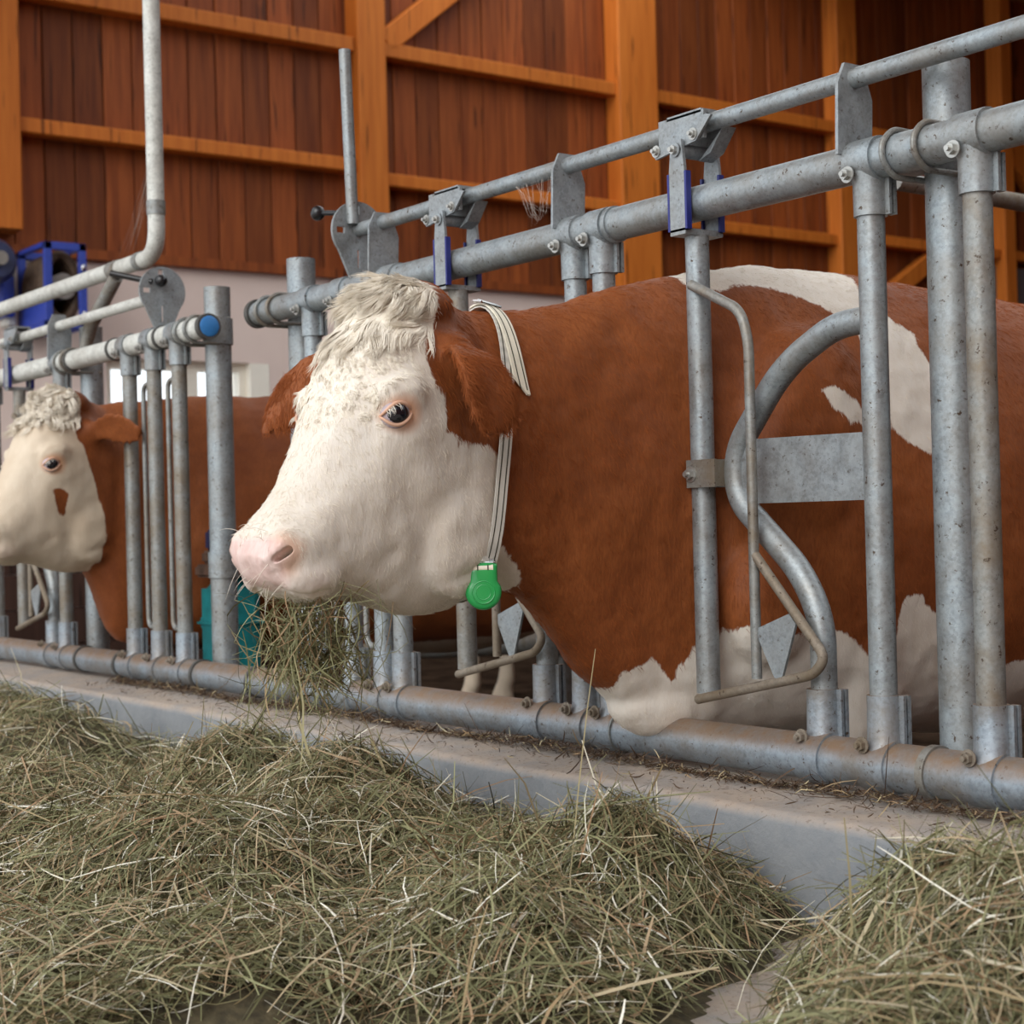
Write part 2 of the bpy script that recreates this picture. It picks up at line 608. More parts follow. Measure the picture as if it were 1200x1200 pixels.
def clamp(parent, x, top=True, mat='galv', y=0.0):
    m = MB()
    if top:
        m.tube([(x - 0.026, 0, ZT), (x + 0.026, 0, ZT)], RT + 0.0045, 24)
        m.tube([(x, y, ZT - 0.018), (x, y, ZT - 0.036), (x, y, ZT - 0.085)], [0.030, 0.0262, 0.0258], 20)
        m.box((x + 0.022, y + 0.004, ZT - 0.085), (x + 0.034, y + 0.010, ZT - 0.030))
        m.box((x + 0.022, y + 0.015, ZT - 0.085), (x + 0.034, y + 0.021, ZT - 0.030))
        bp = (x - 0.013, y - 0.0345, ZT - 0.022)
    else:
        m.tube([(x - 0.027, 0, ZB), (x + 0.027, 0, ZB)], RB + 0.0045, 24)
        m.tube([(x, y, ZB + 0.022), (x, y, ZB + 0.042), (x, y, ZB + 0.108)], [0.033, 0.0265, 0.0258], 20)
        m.box((x + 0.022, y + 0.004, ZB + 0.030), (x + 0.035, y + 0.010, ZB + 0.108))
        m.box((x + 0.022, y + 0.015, ZB + 0.030), (x + 0.035, y + 0.021, ZB + 0.108))
        bp = (x - 0.013, y - 0.036, ZB + 0.034)
    c = m.build('clamp', M[mat], parent)
    hexbolt(bp).build('bolt', M['bolt'] if top else M['rusty'], c)
    return c


def post(parent, x, mat='galv', z0=None, z1=None, y=0.0, r=RP):
    z0 = ZB + 0.03 if z0 is None else z0
    z1 = ZT - 0.03 if z1 is None else z1
    return MB().tube([(x, y, z0), (x, y, (z0 + z1) / 2), (x, y, z1)], r, 24).build('post', M[mat], parent)


def band(parent, x, z, r, w=0.012, name='ring_band', mat='steel_dark'):
    return MB().tube([(x - w / 2, 0, z), (x + w / 2, 0, z)], r, 24).build(name, M[mat], parent)


def swing_bar(parent, x, mat='galv'):
    sw = MB().tube([(x, 0, 0.585), (x, 0, 0.9), (x, 0, 1.366)], 0.0205, 24).build('swing_bar', M[mat], parent)
    # fork that straddles the top rail, with blue rubber edges
    f = MB()
    for s in (-1, 1):
        yp = s * 0.040
        f.plate([(x - 0.019, 1.370), (x + 0.019, 1.370), (x + 0.019, 1.475), (x + 0.013, 1.525), (x - 0.013, 1.525), (x - 0.019, 1.475)],
                'Y', yp - 0.003, yp + 0.003)
    f.box((x - 0.019, -0.043, 1.364), (x + 0.019, 0.043, 1.374))
    f.tube([(x, -0.047, 1.508), (x, 0.047, 1.508)], 0.012, 14)
    f.build('fork', M['galv_plate'], sw)
    for s in (-1, 1):
        for e in (-1, 1):
            xc, yc = x + e * 0.0215, s * 0.038
            MB().box((xc - 0.0025, yc - 0.0055, 1.372), (xc + 0.0025, yc + 0.0055, 1.470)).build('rubber_strip', M['blue_plastic'], sw, smooth=False)
    hexbolt((x, -0.043, 1.508), r=0.008).build('bolt', M['bolt'], sw)
    # guard rods welded to the bar
    yg = -0.030
    g = MB().tube(rounded([(x + 0.006, -0.022, 1.280), (x + 0.132, yg, 1.222), (x + 0.149, yg, 1.17), (x + 0.148, yg, 0.62)], 0.03), 0.0088, 12)
    g.build('guard_rod', M['rusty'] if mat == 'galv_dirty' else M['galv_dirty'], sw)
    g = MB().tube(rounded([(x + 0.150, yg, 0.822), (x + 0.300, yg, 0.662), (x + 0.275, yg, 0.634), (x - 0.004, -0.022, 0.575)], [0, 0.035, 0.035, 0], 8), 0.0082, 12)
    g.build('guard_rod', M['rusty'], sw)
    MB().plate([(x + 0.148, 0.700), (x + 0.226, 0.728), (x + 0.240, 0.712), (x + 0.206, 0.622), (x + 0.190, 0.624)], 'Y', yg - 0.0025, yg + 0.0025).build('guide_plate', M['galv_plate'], sw, smooth=False)
    return sw


def s_bar(parent, x, xp, mat='galv_dirty'):
    """curved bar from the post at xp bulging to the swing bar at x and down to the bottom rail"""
    xb = xp - 0.133
    pts = [(xp - 0.015, 0, 1.182), (xp - 0.09, 0, 1.180), (xp - 0.205, 0, 1.125), (x + 0.070, 0, 0.995),
           (x + 0.070, 0, 0.915), (xp - 0.175, 0, 0.792), (xb, 0, 0.715), (xb, 0, 0.54)]
    pts = [(px, 0.012, pz) for px, _, pz in pts]
    MB().tube(rounded(pts, [0, 0.05, 0.06, 0.05, 0.05, 0.05, 0.06, 0], 7), 0.0212, 20).build('curved_bar', M['galv'], parent)
    MB().plate([(x + 0.085, 0.905), (xp - 0.012, 0.905), (xp - 0.012, 1.009), (x + 0.085, 1.012)], 'Y', 0.004, 0.009).build('infill_plate', M['galv_plate'], parent, smooth=False)
    c = MB()
    c.box((x - 0.012, -0.0275, 0.935), (x + 0.058, -0.0225, 0.982))
    c.box((x + 0.052, -0.0224, 0.936), (x + 0.0575, 0.0224, 0.981))
    c.box((x - 0.012, 0.0225, 0.935), (x + 0.058, 0.0275, 0.982))
    c = c.build('clevis', M['galv_dirty'], parent, smooth=False)
    hexbolt((x, -0.0275, 0.958), r=0.009).build('bolt', M['bolt'], c)
    clamp(parent, xb, False, 'galv_dusty', y=0.008)


def bracket(parent, x):
    MB().plate([(-0.040, ZT + 0.012), (0.036, ZT + 0.012), (0.040, ZR - 0.03), (0.020, ZR + 0.022), (-0.020, ZR + 0.022), (-0.036, ZR - 0.01)], 'X', x - 0.003, x + 0.003).build(
        'rod_bracket', M['galv_plate'], parent, smooth=False)


def latch(parent, x):
    m = MB()
    m.box((x - 0.062, -0.026, ZR - 0.030), (x + 0.052, -0.020, ZR + 0.018))
    m.box((x - 0.050, 0.020, ZR - 0.034), (x + 0.052, 0.026, ZR + 0.018))
    m.box((x - 0.040, -0.026, ZR + 0.014), (x + 0.046, 0.026, ZR + 0.021))
    lb = m.build('latch_block', M['galv_plate'], parent, smooth=False)
    m = MB().plate([(x - 0.075, ZR - 0.032), (x - 0.062, ZR - 0.048), (x + 0.040, ZR - 0.034), (x + 0.078, ZR + 0.002), (x + 0.066, ZR + 0.006)], 'Y', -0.034, -0.029)
    m.plate([(x + 0.010, ZR - 0.060), (x + 0.050, ZR - 0.030), (x + 0.072, ZR - 0.012), (x + 0.040, ZR - 0.050)], 'Y', 0.0, 0.030)
    m.build('latch_link', M['galv_plate'], lb, smooth=False)
    for dx, dz in ((-0.060, -0.034), (0.034, -0.022)):
        hexbolt((x + dx, -0.034, ZR + dz), r=0.007, h=0.006).build('bolt', M['bolt'], lb)
    return lb


def lock_plate(parent, x, lever):
    R0 = 0.068
    out = circle(0, ZR - 0.004, R0, 26, -0.22 * PI, 1.22 * PI) + [(-0.022, ZT + 0.018), (0.022, ZT + 0.018)]
    o = MB().plate(out, 'X', x - 0.004, x + 0.004).build('lock_plate', M['galv_plate'], parent, smooth=False)
    cut = [MB().box((x - 0.05, -0.012, ZR + 0.035), (x + 0.05, 0.004, ZR + 0.056)).build('cut', None),
           MB().box((x - 0.05, -0.057, ZR - 0.010), (x + 0.05, -0.036, ZR + 0.004)).build('cut', None),
           MB().box((x - 0.05, -0.004, ZR - 0.088), (x + 0.05, 0.002, ZR - 0.045)).build('cut', None)]
    bake_bool(o, cut)
    if lever == 'up':
        MB().tube([(x + 0.012, -0.020, ZR + 0.01), (x + 0.012, -0.030, ZR + 0.40)], 0.0135, 14).build('lever', M['galv'], o)
        m = MB().tube([(x - 0.004, -0.050, ZR + 0.035), (x - 0.055, -0.066, ZR + 0.042)], 0.006, 10)
        m.ellipsoid((x - 0.060, -0.068, ZR + 0.042), (0.017, 0.017, 0.017))
        m.build('knob', M['black_plastic'], o)
    else:
        MB().tube([(x + 0.004, -0.030, ZR + 0.020), (x - 0.07, -0.120, ZR + 0.048)], 0.0085, 12).build('lever', M['black_plastic'], o)
        MB().ellipsoid((x + 0.022, -0.012, ZR + 0.022), (0.018, 0.017, 0.017)).build('knob', M['black_plastic'], o)
    return o


def support(parent, x, ztop, mat='galv', y=0.078, sleeve=None):
    o = MB().tube([(x, y, -0.1), (x, y, 0.7), (x, y, ztop)], 0.0355, 28).build('support_post', M[mat], parent)
    m = MB()
    # U-bolt that ties the rail to the post
    for dx in (-0.030, 0.030):
        pts = [(x + dx, y + 0.02, ZT + 0.034), (x + dx, -0.012, ZT + 0.036), (x + dx, -0.036, ZT + 0.012),
               (x + dx, -0.036, ZT - 0.012), (x + dx, -0.012, ZT - 0.036), (x + dx, y + 0.02, ZT - 0.034)]
        m.tube(rounded(pts, 0.02, 5), 0.0048, 10)
    m.build('u_bolt', M['galv_dirty'], o)
    for z in sleeve or ():
        MB().tube([(x, y, z - 0.035), (x, y, z + 0.035)], 0.0405, 28).build('sleeve', M[mat], o)
    return o


def u_rod(parent, xpost, mat='galv_dirty', z0=0.615, z1=1.30):
    x0 = xpost - 0.075
    MB().tube(rounded([(xpost - 0.015, 0, z0), (x0, 0, z0), (x0, 0, z1), (xpost - 0.015, 0, z1)], 0.03), 0.0068, 12).build('filler_rod', M[mat], parent)


# --- near section
fa = empty('feed_fence', (0.3, 0, 0.45))
tag(fa, 'galvanised tube feed fence with locking bars that the nearest cow puts her head through', 'fence', 'feed fence sections along the kerb')
MB().tube([(x, 0, ZT) for x in np.linspace(-1.04, 1.9, 12)], RT, 28).build('top_rail', M['galv'], fa)
MB().tube([(x, 0, ZB) for x in np.linspace(-1.085, 1.9, 12)], RB, 28).build('bottom_rail', M['galv_dusty'], fa)
MB().tube([(x, 0, ZR) for x in np.linspace(-0.545, 1.9, 8)], 0.0155, 20).build('lock_rod', M['galv'], fa)
band(fa, -1.036, ZT, RT + 0.006, 0.016)
band(fa, -1.080, ZB, RB + 0.004, 0.012)
for xx in (-0.985, 0.36):
    band(fa, xx, ZT, RT + 0.0035, 0.010, mat='galv')
for xx in (-0.83, 0.345, 1.06):
    band(fa, xx, ZB, RB + 0.004, 0.014, mat='galv_dirty')
for xx, mt in ((-0.762, 'galv'), (-0.608, 'galv'), (-0.475, 'galv'), (-0.397, 'galv'), (0.238, 'galv'), (0.322, 'galv'), (0.964, 'galv'), (1.163, 'galv_dirty')):
    post(fa, xx, mt)
    clamp(fa, xx, True, 'galv')
    clamp(fa, xx, False, 'galv_dusty' if xx > -0.5 else 'galv')
u_rod(fa, -0.608)
u_rod(fa, -0.475)
for xsw, xpo in ((-0.151, 0.238), (0.575, 0.964)):
    swing_bar(fa, xsw, 'galv_dirty' if xsw < 0 else 'galv')
    s_bar(fa, xsw, xpo)
    latch(fa, xsw)
for xx in (-0.440, 0.222, 0.935):
    bracket(fa, xx)
lock_plate(fa, -0.545, 'up')
support(fa, -0.952, 1.55)
sp = support(fa, 1.050, 1.56)
MB().box((1.0, 0.0, 1.395), (1.05, 0.06, 1.435)).build('tie_bracket', M['galv_plate'], fa, smooth=False)

# --- farther section
fb = empty('feed_fence', (-2.6, 0, 0.45))
tag(fb, 'farther feed fence section with a blue end cap on its top rail', 'fence', 'feed fence sections along the kerb')
MB().tube([(x, 0, ZT) for x in np.linspace(-4.6, -1.315, 12)], RT, 28).build('top_rail', M['white_pipe'], fb)
MB().tube([(x, 0, ZB) for x in np.linspace(-4.6, -1.087, 12)], RB, 28).build('bottom_rail', M['galv_dusty'], fb)
MB().tube([(x, 0, ZR - 0.015) for x in np.linspace(-4.6, -1.6, 8)], 0.0155, 20).build('lock_rod', M['white_pipe'], fb)
MB().tube([(-1.316, 0, ZT), (-1.309, 0, ZT), (-1.306, 0, ZT)], [0.0275, 0.0275, 0.022], 24).build('end_cap', M['blue_cap'], fb)
band(fb, -1.320, ZT, RT + 0.004, 0.02)
for xx in (-1.60, -1.93, -2.26):
    band(fb, xx, ZT, RT + 0.004, 0.012)
for xx in (-1.40, -1.92, -2.22):
    band(fb, xx, ZB, RB + 0.004, 0.014)
for xx in (-1.503, -1.667, -1.836, -2.367, -2.745 - 0.253, -3.08):
    post(fb, xx, 'galv_dirty')
    clamp(fb, xx, True, 'galv')
    clamp(fb, xx, False, 'galv_dusty')
u_rod(fb, -1.503)
u_rod(fb, -1.667)
swing_bar(fb, -2.745, 'galv_dirty')
s_bar(fb, -2.745, -2.367)
latch(fb, -2.745)
bracket(fb, -2.375)
lock_plate(fb, -1.60, 'side')
support(fb, -1.420, 1.54, sleeve=(1.42, 0.79))
support(fb, -2.310, 1.53)

# --- pipe that runs above the farther section, turns up and is braced on its post
pa = empty('neck_pipe', (-2.31, 0.078, 1.53))
tag(pa, 'pale overhead pipe that bends upward above the farther fence section', 'pipe')
MB().tube(rounded([(-4.8, 0.078, 1.683), (-1.80, 0.078, 1.683), (-1.80, 0.078, 3.6)], 0.085, 10), 0.0245, 22).build('pipe', M['white_pipe'], pa)
MB().tube(rounded([(-2.10, 0.078, 1.66), (-2.28, 0.060, 1.52), (-2.30, 0.055, 1.45)], 0.06), 0.021, 18).build('brace', M['galv_dirty'], pa)
for p0, p1 in (((-1.93, 0.078, 1.683), (-1.90, 0.078, 1.683)), ((-1.80, 0.078, 1.80), (-1.80, 0.078, 1.84)), ((-2.13, 0.078, 1.683), (-2.07, 0.078, 1.683))):
    MB().tube([p0, p1], 0.0275, 22).build('pipe_coupling', M['galv_dirty'], pa)

# --- cubicle rail and partition rail far behind the fence
cr_ = empty('cubicle_rail', (-3.0, 2.0, 0))
tag(cr_, 'low grey tube rail behind the nearest cow, close to the floor', 'rail')
MB().tube([(-3.75, 2.0, 0.33), (-2.43, 2.0, 0.43)], 0.055, 20).build('rail_tube', M['galv_dirty'], cr_)
for xx, zz in ((-3.68, 0.34), (-2.48, 0.43)):
    MB().tube([(xx, 2.06, -0.01), (xx, 2.06, zz)], 0.03, 14).build('post', M['galv_dirty'], cr_)
pr = empty('partition_rail', (0.0, 1.1, 0))
tag(pr, 'dark tube rail running back beside the big upright post', 'rail')
MB().tube([(0.0, 1.18, 1.683), (0.0, 3.2, 1.65)], 0.022, 16).build('rail_tube', M['galv_dirty'], pr)
MB().tube([(0.0, 3.1, 0.0), (0.0, 3.1, 1.66)], 0.026, 16).build('post', M['galv_dirty'], pr)
MB().tube([(0.0, 1.40, 0.0), (0.0, 1.40, 1.68)], 0.026, 16).build('post', M['galv_dirty'], pr)

# ------------------------------------------------------------------ cows


def cow_mats(name='cow_coat', w0=(0.70, 0.635, 0.555), w1=(0.79, 0.75, 0.69)):
    """coat: attribute 'coat' 1 = white hair, 0 = brown hair; 'pink' = bare skin"""
    m, nt, b = new_mat(name)
    a1 = nd(nt, 'ShaderNodeAttribute', attribute_name='coat')
    a2 = nd(nt, 'ShaderNodeAttribute', attribute_name='pink')
    a3 = nd(nt, 'ShaderNodeAttribute', attribute_name='rim')
    pos = coords(nt, (1, 1, 1), 'Object')
    fine = noise_tex(nt, coords(nt, (230, 230, 60), 'Object'), 1.0, 3, 0.6)
    mid = noise_tex(nt, coords(nt, (60, 60, 22), 'Object'), 1.0, 4, 0.6)
    big = noise_tex(nt, pos, 4.0, 4, 0.6)
    # ragged hair edge between the two colours
    rag = math_node(nt, 'MULTIPLY', math_node(nt, 'SUBTRACT', mid, 0.5), 0.55)
    f = math_node(nt, 'ADD', a1.outputs['Fac'], rag)
    f = math_node(nt, 'ADD', f, math_node(nt, 'MULTIPLY', math_node(nt, 'SUBTRACT', fine, 0.5), 0.25))
    f = ramp(nt, f, [(0.44, 0.0), (0.56, 1.0)])
    brown = mixc(nt, ramp(nt, big, [(0.3, 0.0), (0.7, 1.0)]), (0.185, 0.047, 0.011), (0.335, 0.100, 0.025))
    brown = mixc(nt, ramp(nt, fine, [(0.3, 0.0), (0.75, 1.0)]), mixc(nt, 0.45, brown, (0.10, 0.025, 0.008)), brown)
    white = mixc(nt, ramp(nt, big, [(0.3, 0.0), (0.7, 1.0)]), w0, w1)
    white = mixc(nt, ramp(nt, mid, [(0.35, 0.0), (0.7, 1.0)]), mixc(nt, 0.22, white, (0.55, 0.43, 0.31)), white)
    c = mixc(nt, f, brown, white)
    skin = mixc(nt, ramp(nt, mid, [(0.35, 0.0), (0.7, 1.0)]), (0.64, 0.45, 0.41), (0.76, 0.60, 0.56))
    c = mixc(nt, a2.outputs['Fac'], c, skin)
    c = mixc(nt, a3.outputs['Fac'], c, (0.66, 0.30, 0.14))
    nt.links.new(c, b.inputs['Base Color'])
    b.inputs['Specular IOR Level'].default_value = 0.25
    rg = ramp(nt, a2.outputs['Fac'], [(0.0, 0.62), (1.0, 0.22)])
    nt.links.new(rg, b.inputs['Roughness'])
    b.inputs['Sheen Weight'].default_value = 0.05
    b.inputs['Sheen Roughness'].default_value = 0.4
    bump(nt, b, math_node(nt, 'ADD', fine, math_node(nt, 'MULTIPLY', mid, 0.8)), 0.22, 0.004)
    return m


M['coat'] = cow_mats()
M['coat_cream'] = cow_mats('cow_coat_cream', (0.58, 0.47, 0.35), (0.70, 0.61, 0.49))
M['hair_white'] = plain('white_hair', (0.80, 0.74, 0.64), 0.6, var=0.10)
M['hair_brown'] = plain('brown_hair', (0.29, 0.080, 0.020), 0.65, spec=0.2, var=0.25, scale=5)
M['eye_white'] = plain('eye_white', (0.42, 0.36, 0.40), 0.08)
M['eye_dark'] = plain('eye_dark', (0.008, 0.009, 0.014), 0.04, spec=0.7)
M['eyelid'] = plain('eyelid_skin', (0.60, 0.36, 0.25), 0.45)
M['hoof'] = plain('hoof_horn', (0.06, 0.045, 0.035), 0.5)


def rings_mesh(rings, caps=True):
    n = len(rings[0])
    v = [p for r in rings for p in r]
    f = []
    for i in range(len(rings) - 1):
        for k in range(n):
            f.append((i * n + k, i * n + (k + 1) % n, (i + 1) * n + (k + 1) % n, (i + 1) * n + k))
    if caps:
        f.append(tuple(range(n))[::-1])
        f.append(tuple(range((len(rings) - 1) * n, len(rings) * n)))
    return v, f


def interp_sections(rows, m):
    """catmull-like smooth interpolation of parameter rows"""
    rows = np.array(rows, float)
    k = len(rows)
    t = np.linspace(0, k - 1, m)
    out = []
    for q in t:
        i = min(int(q), k - 2)
        u = q - i
        p0, p1, p2, p3 = rows[max(i - 1, 0)], rows[i], rows[i + 1], rows[min(i + 2, k - 1)]
        out.append(0.5 * ((2 * p1) + (-p0 + p2) * u + (2 * p0 - 5 * p1 + 4 * p2 - p3) * u * u + (-p0 + 3 * p1 - 3 * p2 + p3) * u ** 3))
    return np.array(out)


def trunk_rings(rows, m=60, n=40):
    """rows: Y, z_top, z_bottom, half width, level of widest (0..1 from bottom), top exponent"""
    out = []
    for Y, zt, zb, hw, lv, nt_ in interp_sections(rows, m):
        zc = zb + (zt - zb) * lv
        ring = []
        for k in range(n):
            a = 2 * PI * k / n
            c, s = math.cos(a), math.sin(a)
            if s >= 0:
                x = hw * math.copysign(abs(c) ** (2 / nt_), c)
                z = zc + (zt - zc) * abs(s) ** (2 / 2.1)
            else:
                x = hw * math.copysign(abs(c) ** (2 / 2.3), c)
                z = zc - (zc - zb) * abs(s) ** (2 / 2.1)
            ring.append((x, Y, z))
        out.append(ring)
    return out


def head_rings(rows, m=50, n=44):
    """rows: dorsal y,z, ventral y,z, widths at v=0,.3,.65,1, exponent"""
    out = []
    for dy, dz, vy, vz, w0, w1, w2, w3, ex in interp_sections(rows, m):
        ring = []
        for k in range(n):
            a = 2 * PI * k / n
            v = (1 - math.cos(a)) / 2
            W = float(np.interp(v, [0, 0.3, 0.65, 1], [w0, w1, w2, w3]))
            h = max(0.0, 1 - abs(2 * v - 1) ** ex) ** (1 / ex)
            x = W * h * (1 if a < PI else -1)
            ring.append((x, -(dy + (vy - dy) * v), dz + (vz - dz) * v))
        out.append(ring)
    return out


def ear_rings(pts, wdir, widths, thick, cup, m=16, n=18):
    """pts: centre line; wdir: direction across the ear"""
    P = interp_sections(pts, m)
    Wd = interp_sections([[w] for w in widths], m)[:, 0]
    wdir = Vector(wdir)
    out = []
    for i in range(m):
        t = Vector(P[min(i + 1, m - 1)] - P[max(i - 1, 0)]).normalized()
        w = (wdir - t * wdir.dot(t)).normalized()
        nrm = t.cross(w)
        ring = []
        for k in range(n):
            a = 2 * PI * k / n
            u = math.cos(a)
            th = thick * (0.6 + 0.4 * (1 - i / m))
            off = math.sin(a) * th + cup * (u * u - 0.4) * min(1, i / 4)
            ring.append(tuple(Vector(P[i]) + w * (u * Wd[i]) + nrm * off))
        out.append(ring)
    return out


def leg_rings(pts, n=18):
    out = []
    for x, y, z, rx, ry in interp_sections(pts, len(pts) * 5):
        out.append([(x + rx * math.cos(2 * PI * k / n), y + ry * math.sin(2 * PI * k / n), z) for k in range(n)])
    return out


def remesh(verts, faces, voxel, smooth_it):
    me = bpy.data.meshes.new('tmp')
    me.from_pydata([tuple(map(float, v)) for v in verts], [], faces)
    o = bpy.data.objects.new('tmp', me)
    COL.objects.link(o)
    r = o.modifiers.new('r', 'REMESH')
    r.mode = 'VOXEL'
    r.voxel_size = voxel
    s = o.modifiers.new('s', 'SMOOTH')
    s.factor = 0.5
    s.iterations = smooth_it
    dg = bpy.context.evaluated_depsgraph_get()
    res = bpy.data.meshes.new_from_object(o.evaluated_get(dg))
    bpy.data.objects.remove(o)
    V = np.empty(len(res.vertices) * 3, np.float32)
    res.vertices.foreach_get('co', V)
    return res, V.reshape(-1, 3).astype(float)


def poly_dist(P, poly):
    """signed distance of 2-D points to polygon, positive inside"""
    poly = np.asarray(poly, float)
    d = np.full(len(P), 1e9)
    inside = np.zeros(len(P), bool)
    n = len(poly)
    for i in range(n):
        a, b = poly[i], poly[(i + 1) % n]
        ab = b - a
        t = np.clip(((P - a) @ ab) / (ab @ ab + 1e-12), 0, 1)
        d = np.minimum(d, np.linalg.norm(P - a - t[:, None] * ab, axis=1))
        c = ((a[1] > P[:, 1]) != (b[1] > P[:, 1]))
        xi = (b[0] - a[0]) * (P[:, 1] - a[1]) / (b[1] - a[1] + 1e-12) + a[0]
        inside ^= c & (P[:, 0] < xi)
    return np.where(inside, d, -d)


def seg_dist(V, pts):
    d = np.full(len(V), 1e9)
    pts = [np.array(p, float) for p in pts]
    for a, b in zip(pts[:-1], pts[1:]):
        ab = b - a
        t = np.clip(((V - a) @ ab) / (ab @ ab + 1e-12), 0, 1)
        d = np.minimum(d, np.linalg.norm(V - a - t[:, None] * ab, axis=1))
    return d


HEAD_ROWS = [
    # dy    dz     vy    vz     w0    w1    w2    w3   ex
    (0.37, 1.200, 0.33, 0.90, 0.050, 0.075, 0.075, 0.060, 2.2),
    (0.44, 1.236, 0.37, 0.83, 0.070, 0.095, 0.095, 0.075, 2.3),
    (0.53, 1.250, 0.41, 0.785, 0.088, 0.107, 0.105, 0.078, 2.6),
    (0.605, 1.225, 0.455, 0.755, 0.099, 0.117, 0.105, 0.075, 2.8),
    (0.668, 1.155, 0.505, 0.742, 0.104, 0.120, 0.098, 0.068, 3.0),
    (0.706, 1.080, 0.56, 0.744, 0.096, 0.107, 0.088, 0.062, 3.0),
    (0.737, 1.020, 0.615, 0.757, 0.079, 0.091, 0.080, 0.058, 2.8),
    (0.767, 0.968, 0.67, 0.772, 0.067, 0.080, 0.074, 0.056, 2.6),
    (0.798, 0.925, 0.725, 0.776, 0.062, 0.076, 0.071, 0.056, 2.5),
    (0.826, 0.897, 0.770, 0.779, 0.064, 0.078, 0.068, 0.053, 2.5),
    (0.838, 0.872, 0.803, 0.788, 0.056, 0.068, 0.060, 0.045, 2.3),
    (0.850, 0.846, 0.828, 0.804, 0.034, 0.045, 0.040, 0.026, 2.2),
]
TRUNK_ROWS = [
    # Y     top    bottom  hw    level  n
    (-0.50, 1.190, 0.900, 0.070, 0.50, 2.0),
    (-0.43, 1.228, 0.835, 0.092, 0.50, 2.0),
    (-0.36, 1.232, 0.785, 0.100, 0.50, 2.0),
    (-0.28, 1.243, 0.745, 0.102, 0.52, 2.0),
    (-0.20, 1.257, 0.650, 0.104, 0.52, 2.0),
    (-0.10, 1.283, 0.565, 0.108, 0.50, 2.0),
    (0.00, 1.311, 0.520, 0.116, 0.48, 2.0),
    (0.09, 1.327, 0.497, 0.160, 0.45, 2.0),
    (0.20, 1.345, 0.490, 0.220, 0.42, 1.9),
    (0.38, 1.350, 0.470, 0.270, 0.40, 1.9),
    (0.60, 1.340, 0.450, 0.315, 0.40, 2.0),
    (0.90, 1.322, 0.430, 0.360, 0.42, 2.0),
    (1.20, 1.315, 0.430, 0.375, 0.45, 2.0),
    (1.50, 1.325, 0.500, 0.340, 0.50, 2.1),
    (1.75, 1.320, 0.620, 0.285, 0.55, 2.2),
    (1.92, 1.270, 0.780, 0.190, 0.55, 2.2),
    (1.98, 1.180, 0.880, 0.090, 0.55, 2.2),
]


def front_leg(s, y=0.30):
    return leg_rings([(s * 0.15, y - 0.02, 0.90, 0.085, 0.14), (s * 0.165, y, 0.72, 0.085, 0.12), (s * 0.150, y, 0.56, 0.065, 0.085),
                      (s * 0.135, y, 0.42, 0.048, 0.055), (s * 0.13, y - 0.005, 0.34, 0.048, 0.050), (s * 0.13, y + 0.005, 0.22, 0.032, 0.036),
                      (s * 0.13, y, 0.11, 0.040, 0.044), (s * 0.13, y - 0.02, 0.06, 0.042, 0.050), (s * 0.13, y - 0.03, 0.0, 0.052, 0.066)])


def hind_leg(s, y=1.62):
    return leg_rings([(s * 0.17, y, 1.05, 0.10, 0.22), (s * 0.19, y - 0.03, 0.82, 0.10, 0.19), (s * 0.18, y + 0.02, 0.62, 0.070, 0.12),
                      (s * 0.16, y + 0.10, 0.47, 0.042, 0.060), (s * 0.15, y + 0.13, 0.40, 0.040, 0.052), (s * 0.15, y + 0.10, 0.24, 0.032, 0.038),
                      (s * 0.15, y + 0.08, 0.12, 0.042, 0.044), (s * 0.15, y + 0.05, 0.06, 0.044, 0.052), (s * 0.15, y + 0.03, 0.0, 0.054, 0.068)])


def rotz_about(P, ang, piv):
    P = np.asarray(P, float).reshape(-1, 3).copy()
    c, s = math.cos(ang), math.sin(ang)
    d = P - piv
    P[:, 0] = piv[0] + c * d[:, 0] - s * d[:, 1]
    P[:, 1] = piv[1] + s * d[:, 0] + c * d[:, 1]
    return P


def rotx_about(P, ang, piv):
    P = np.asarray(P, float).reshape(-1, 3).copy()
    c, s = math.cos(ang), math.sin(ang)
    d = P - piv
    P[:, 1] = piv[1] + c * d[:, 1] - s * d[:, 2]
    P[:, 2] = piv[2] + s * d[:, 1] + c * d[:, 2]
    return P


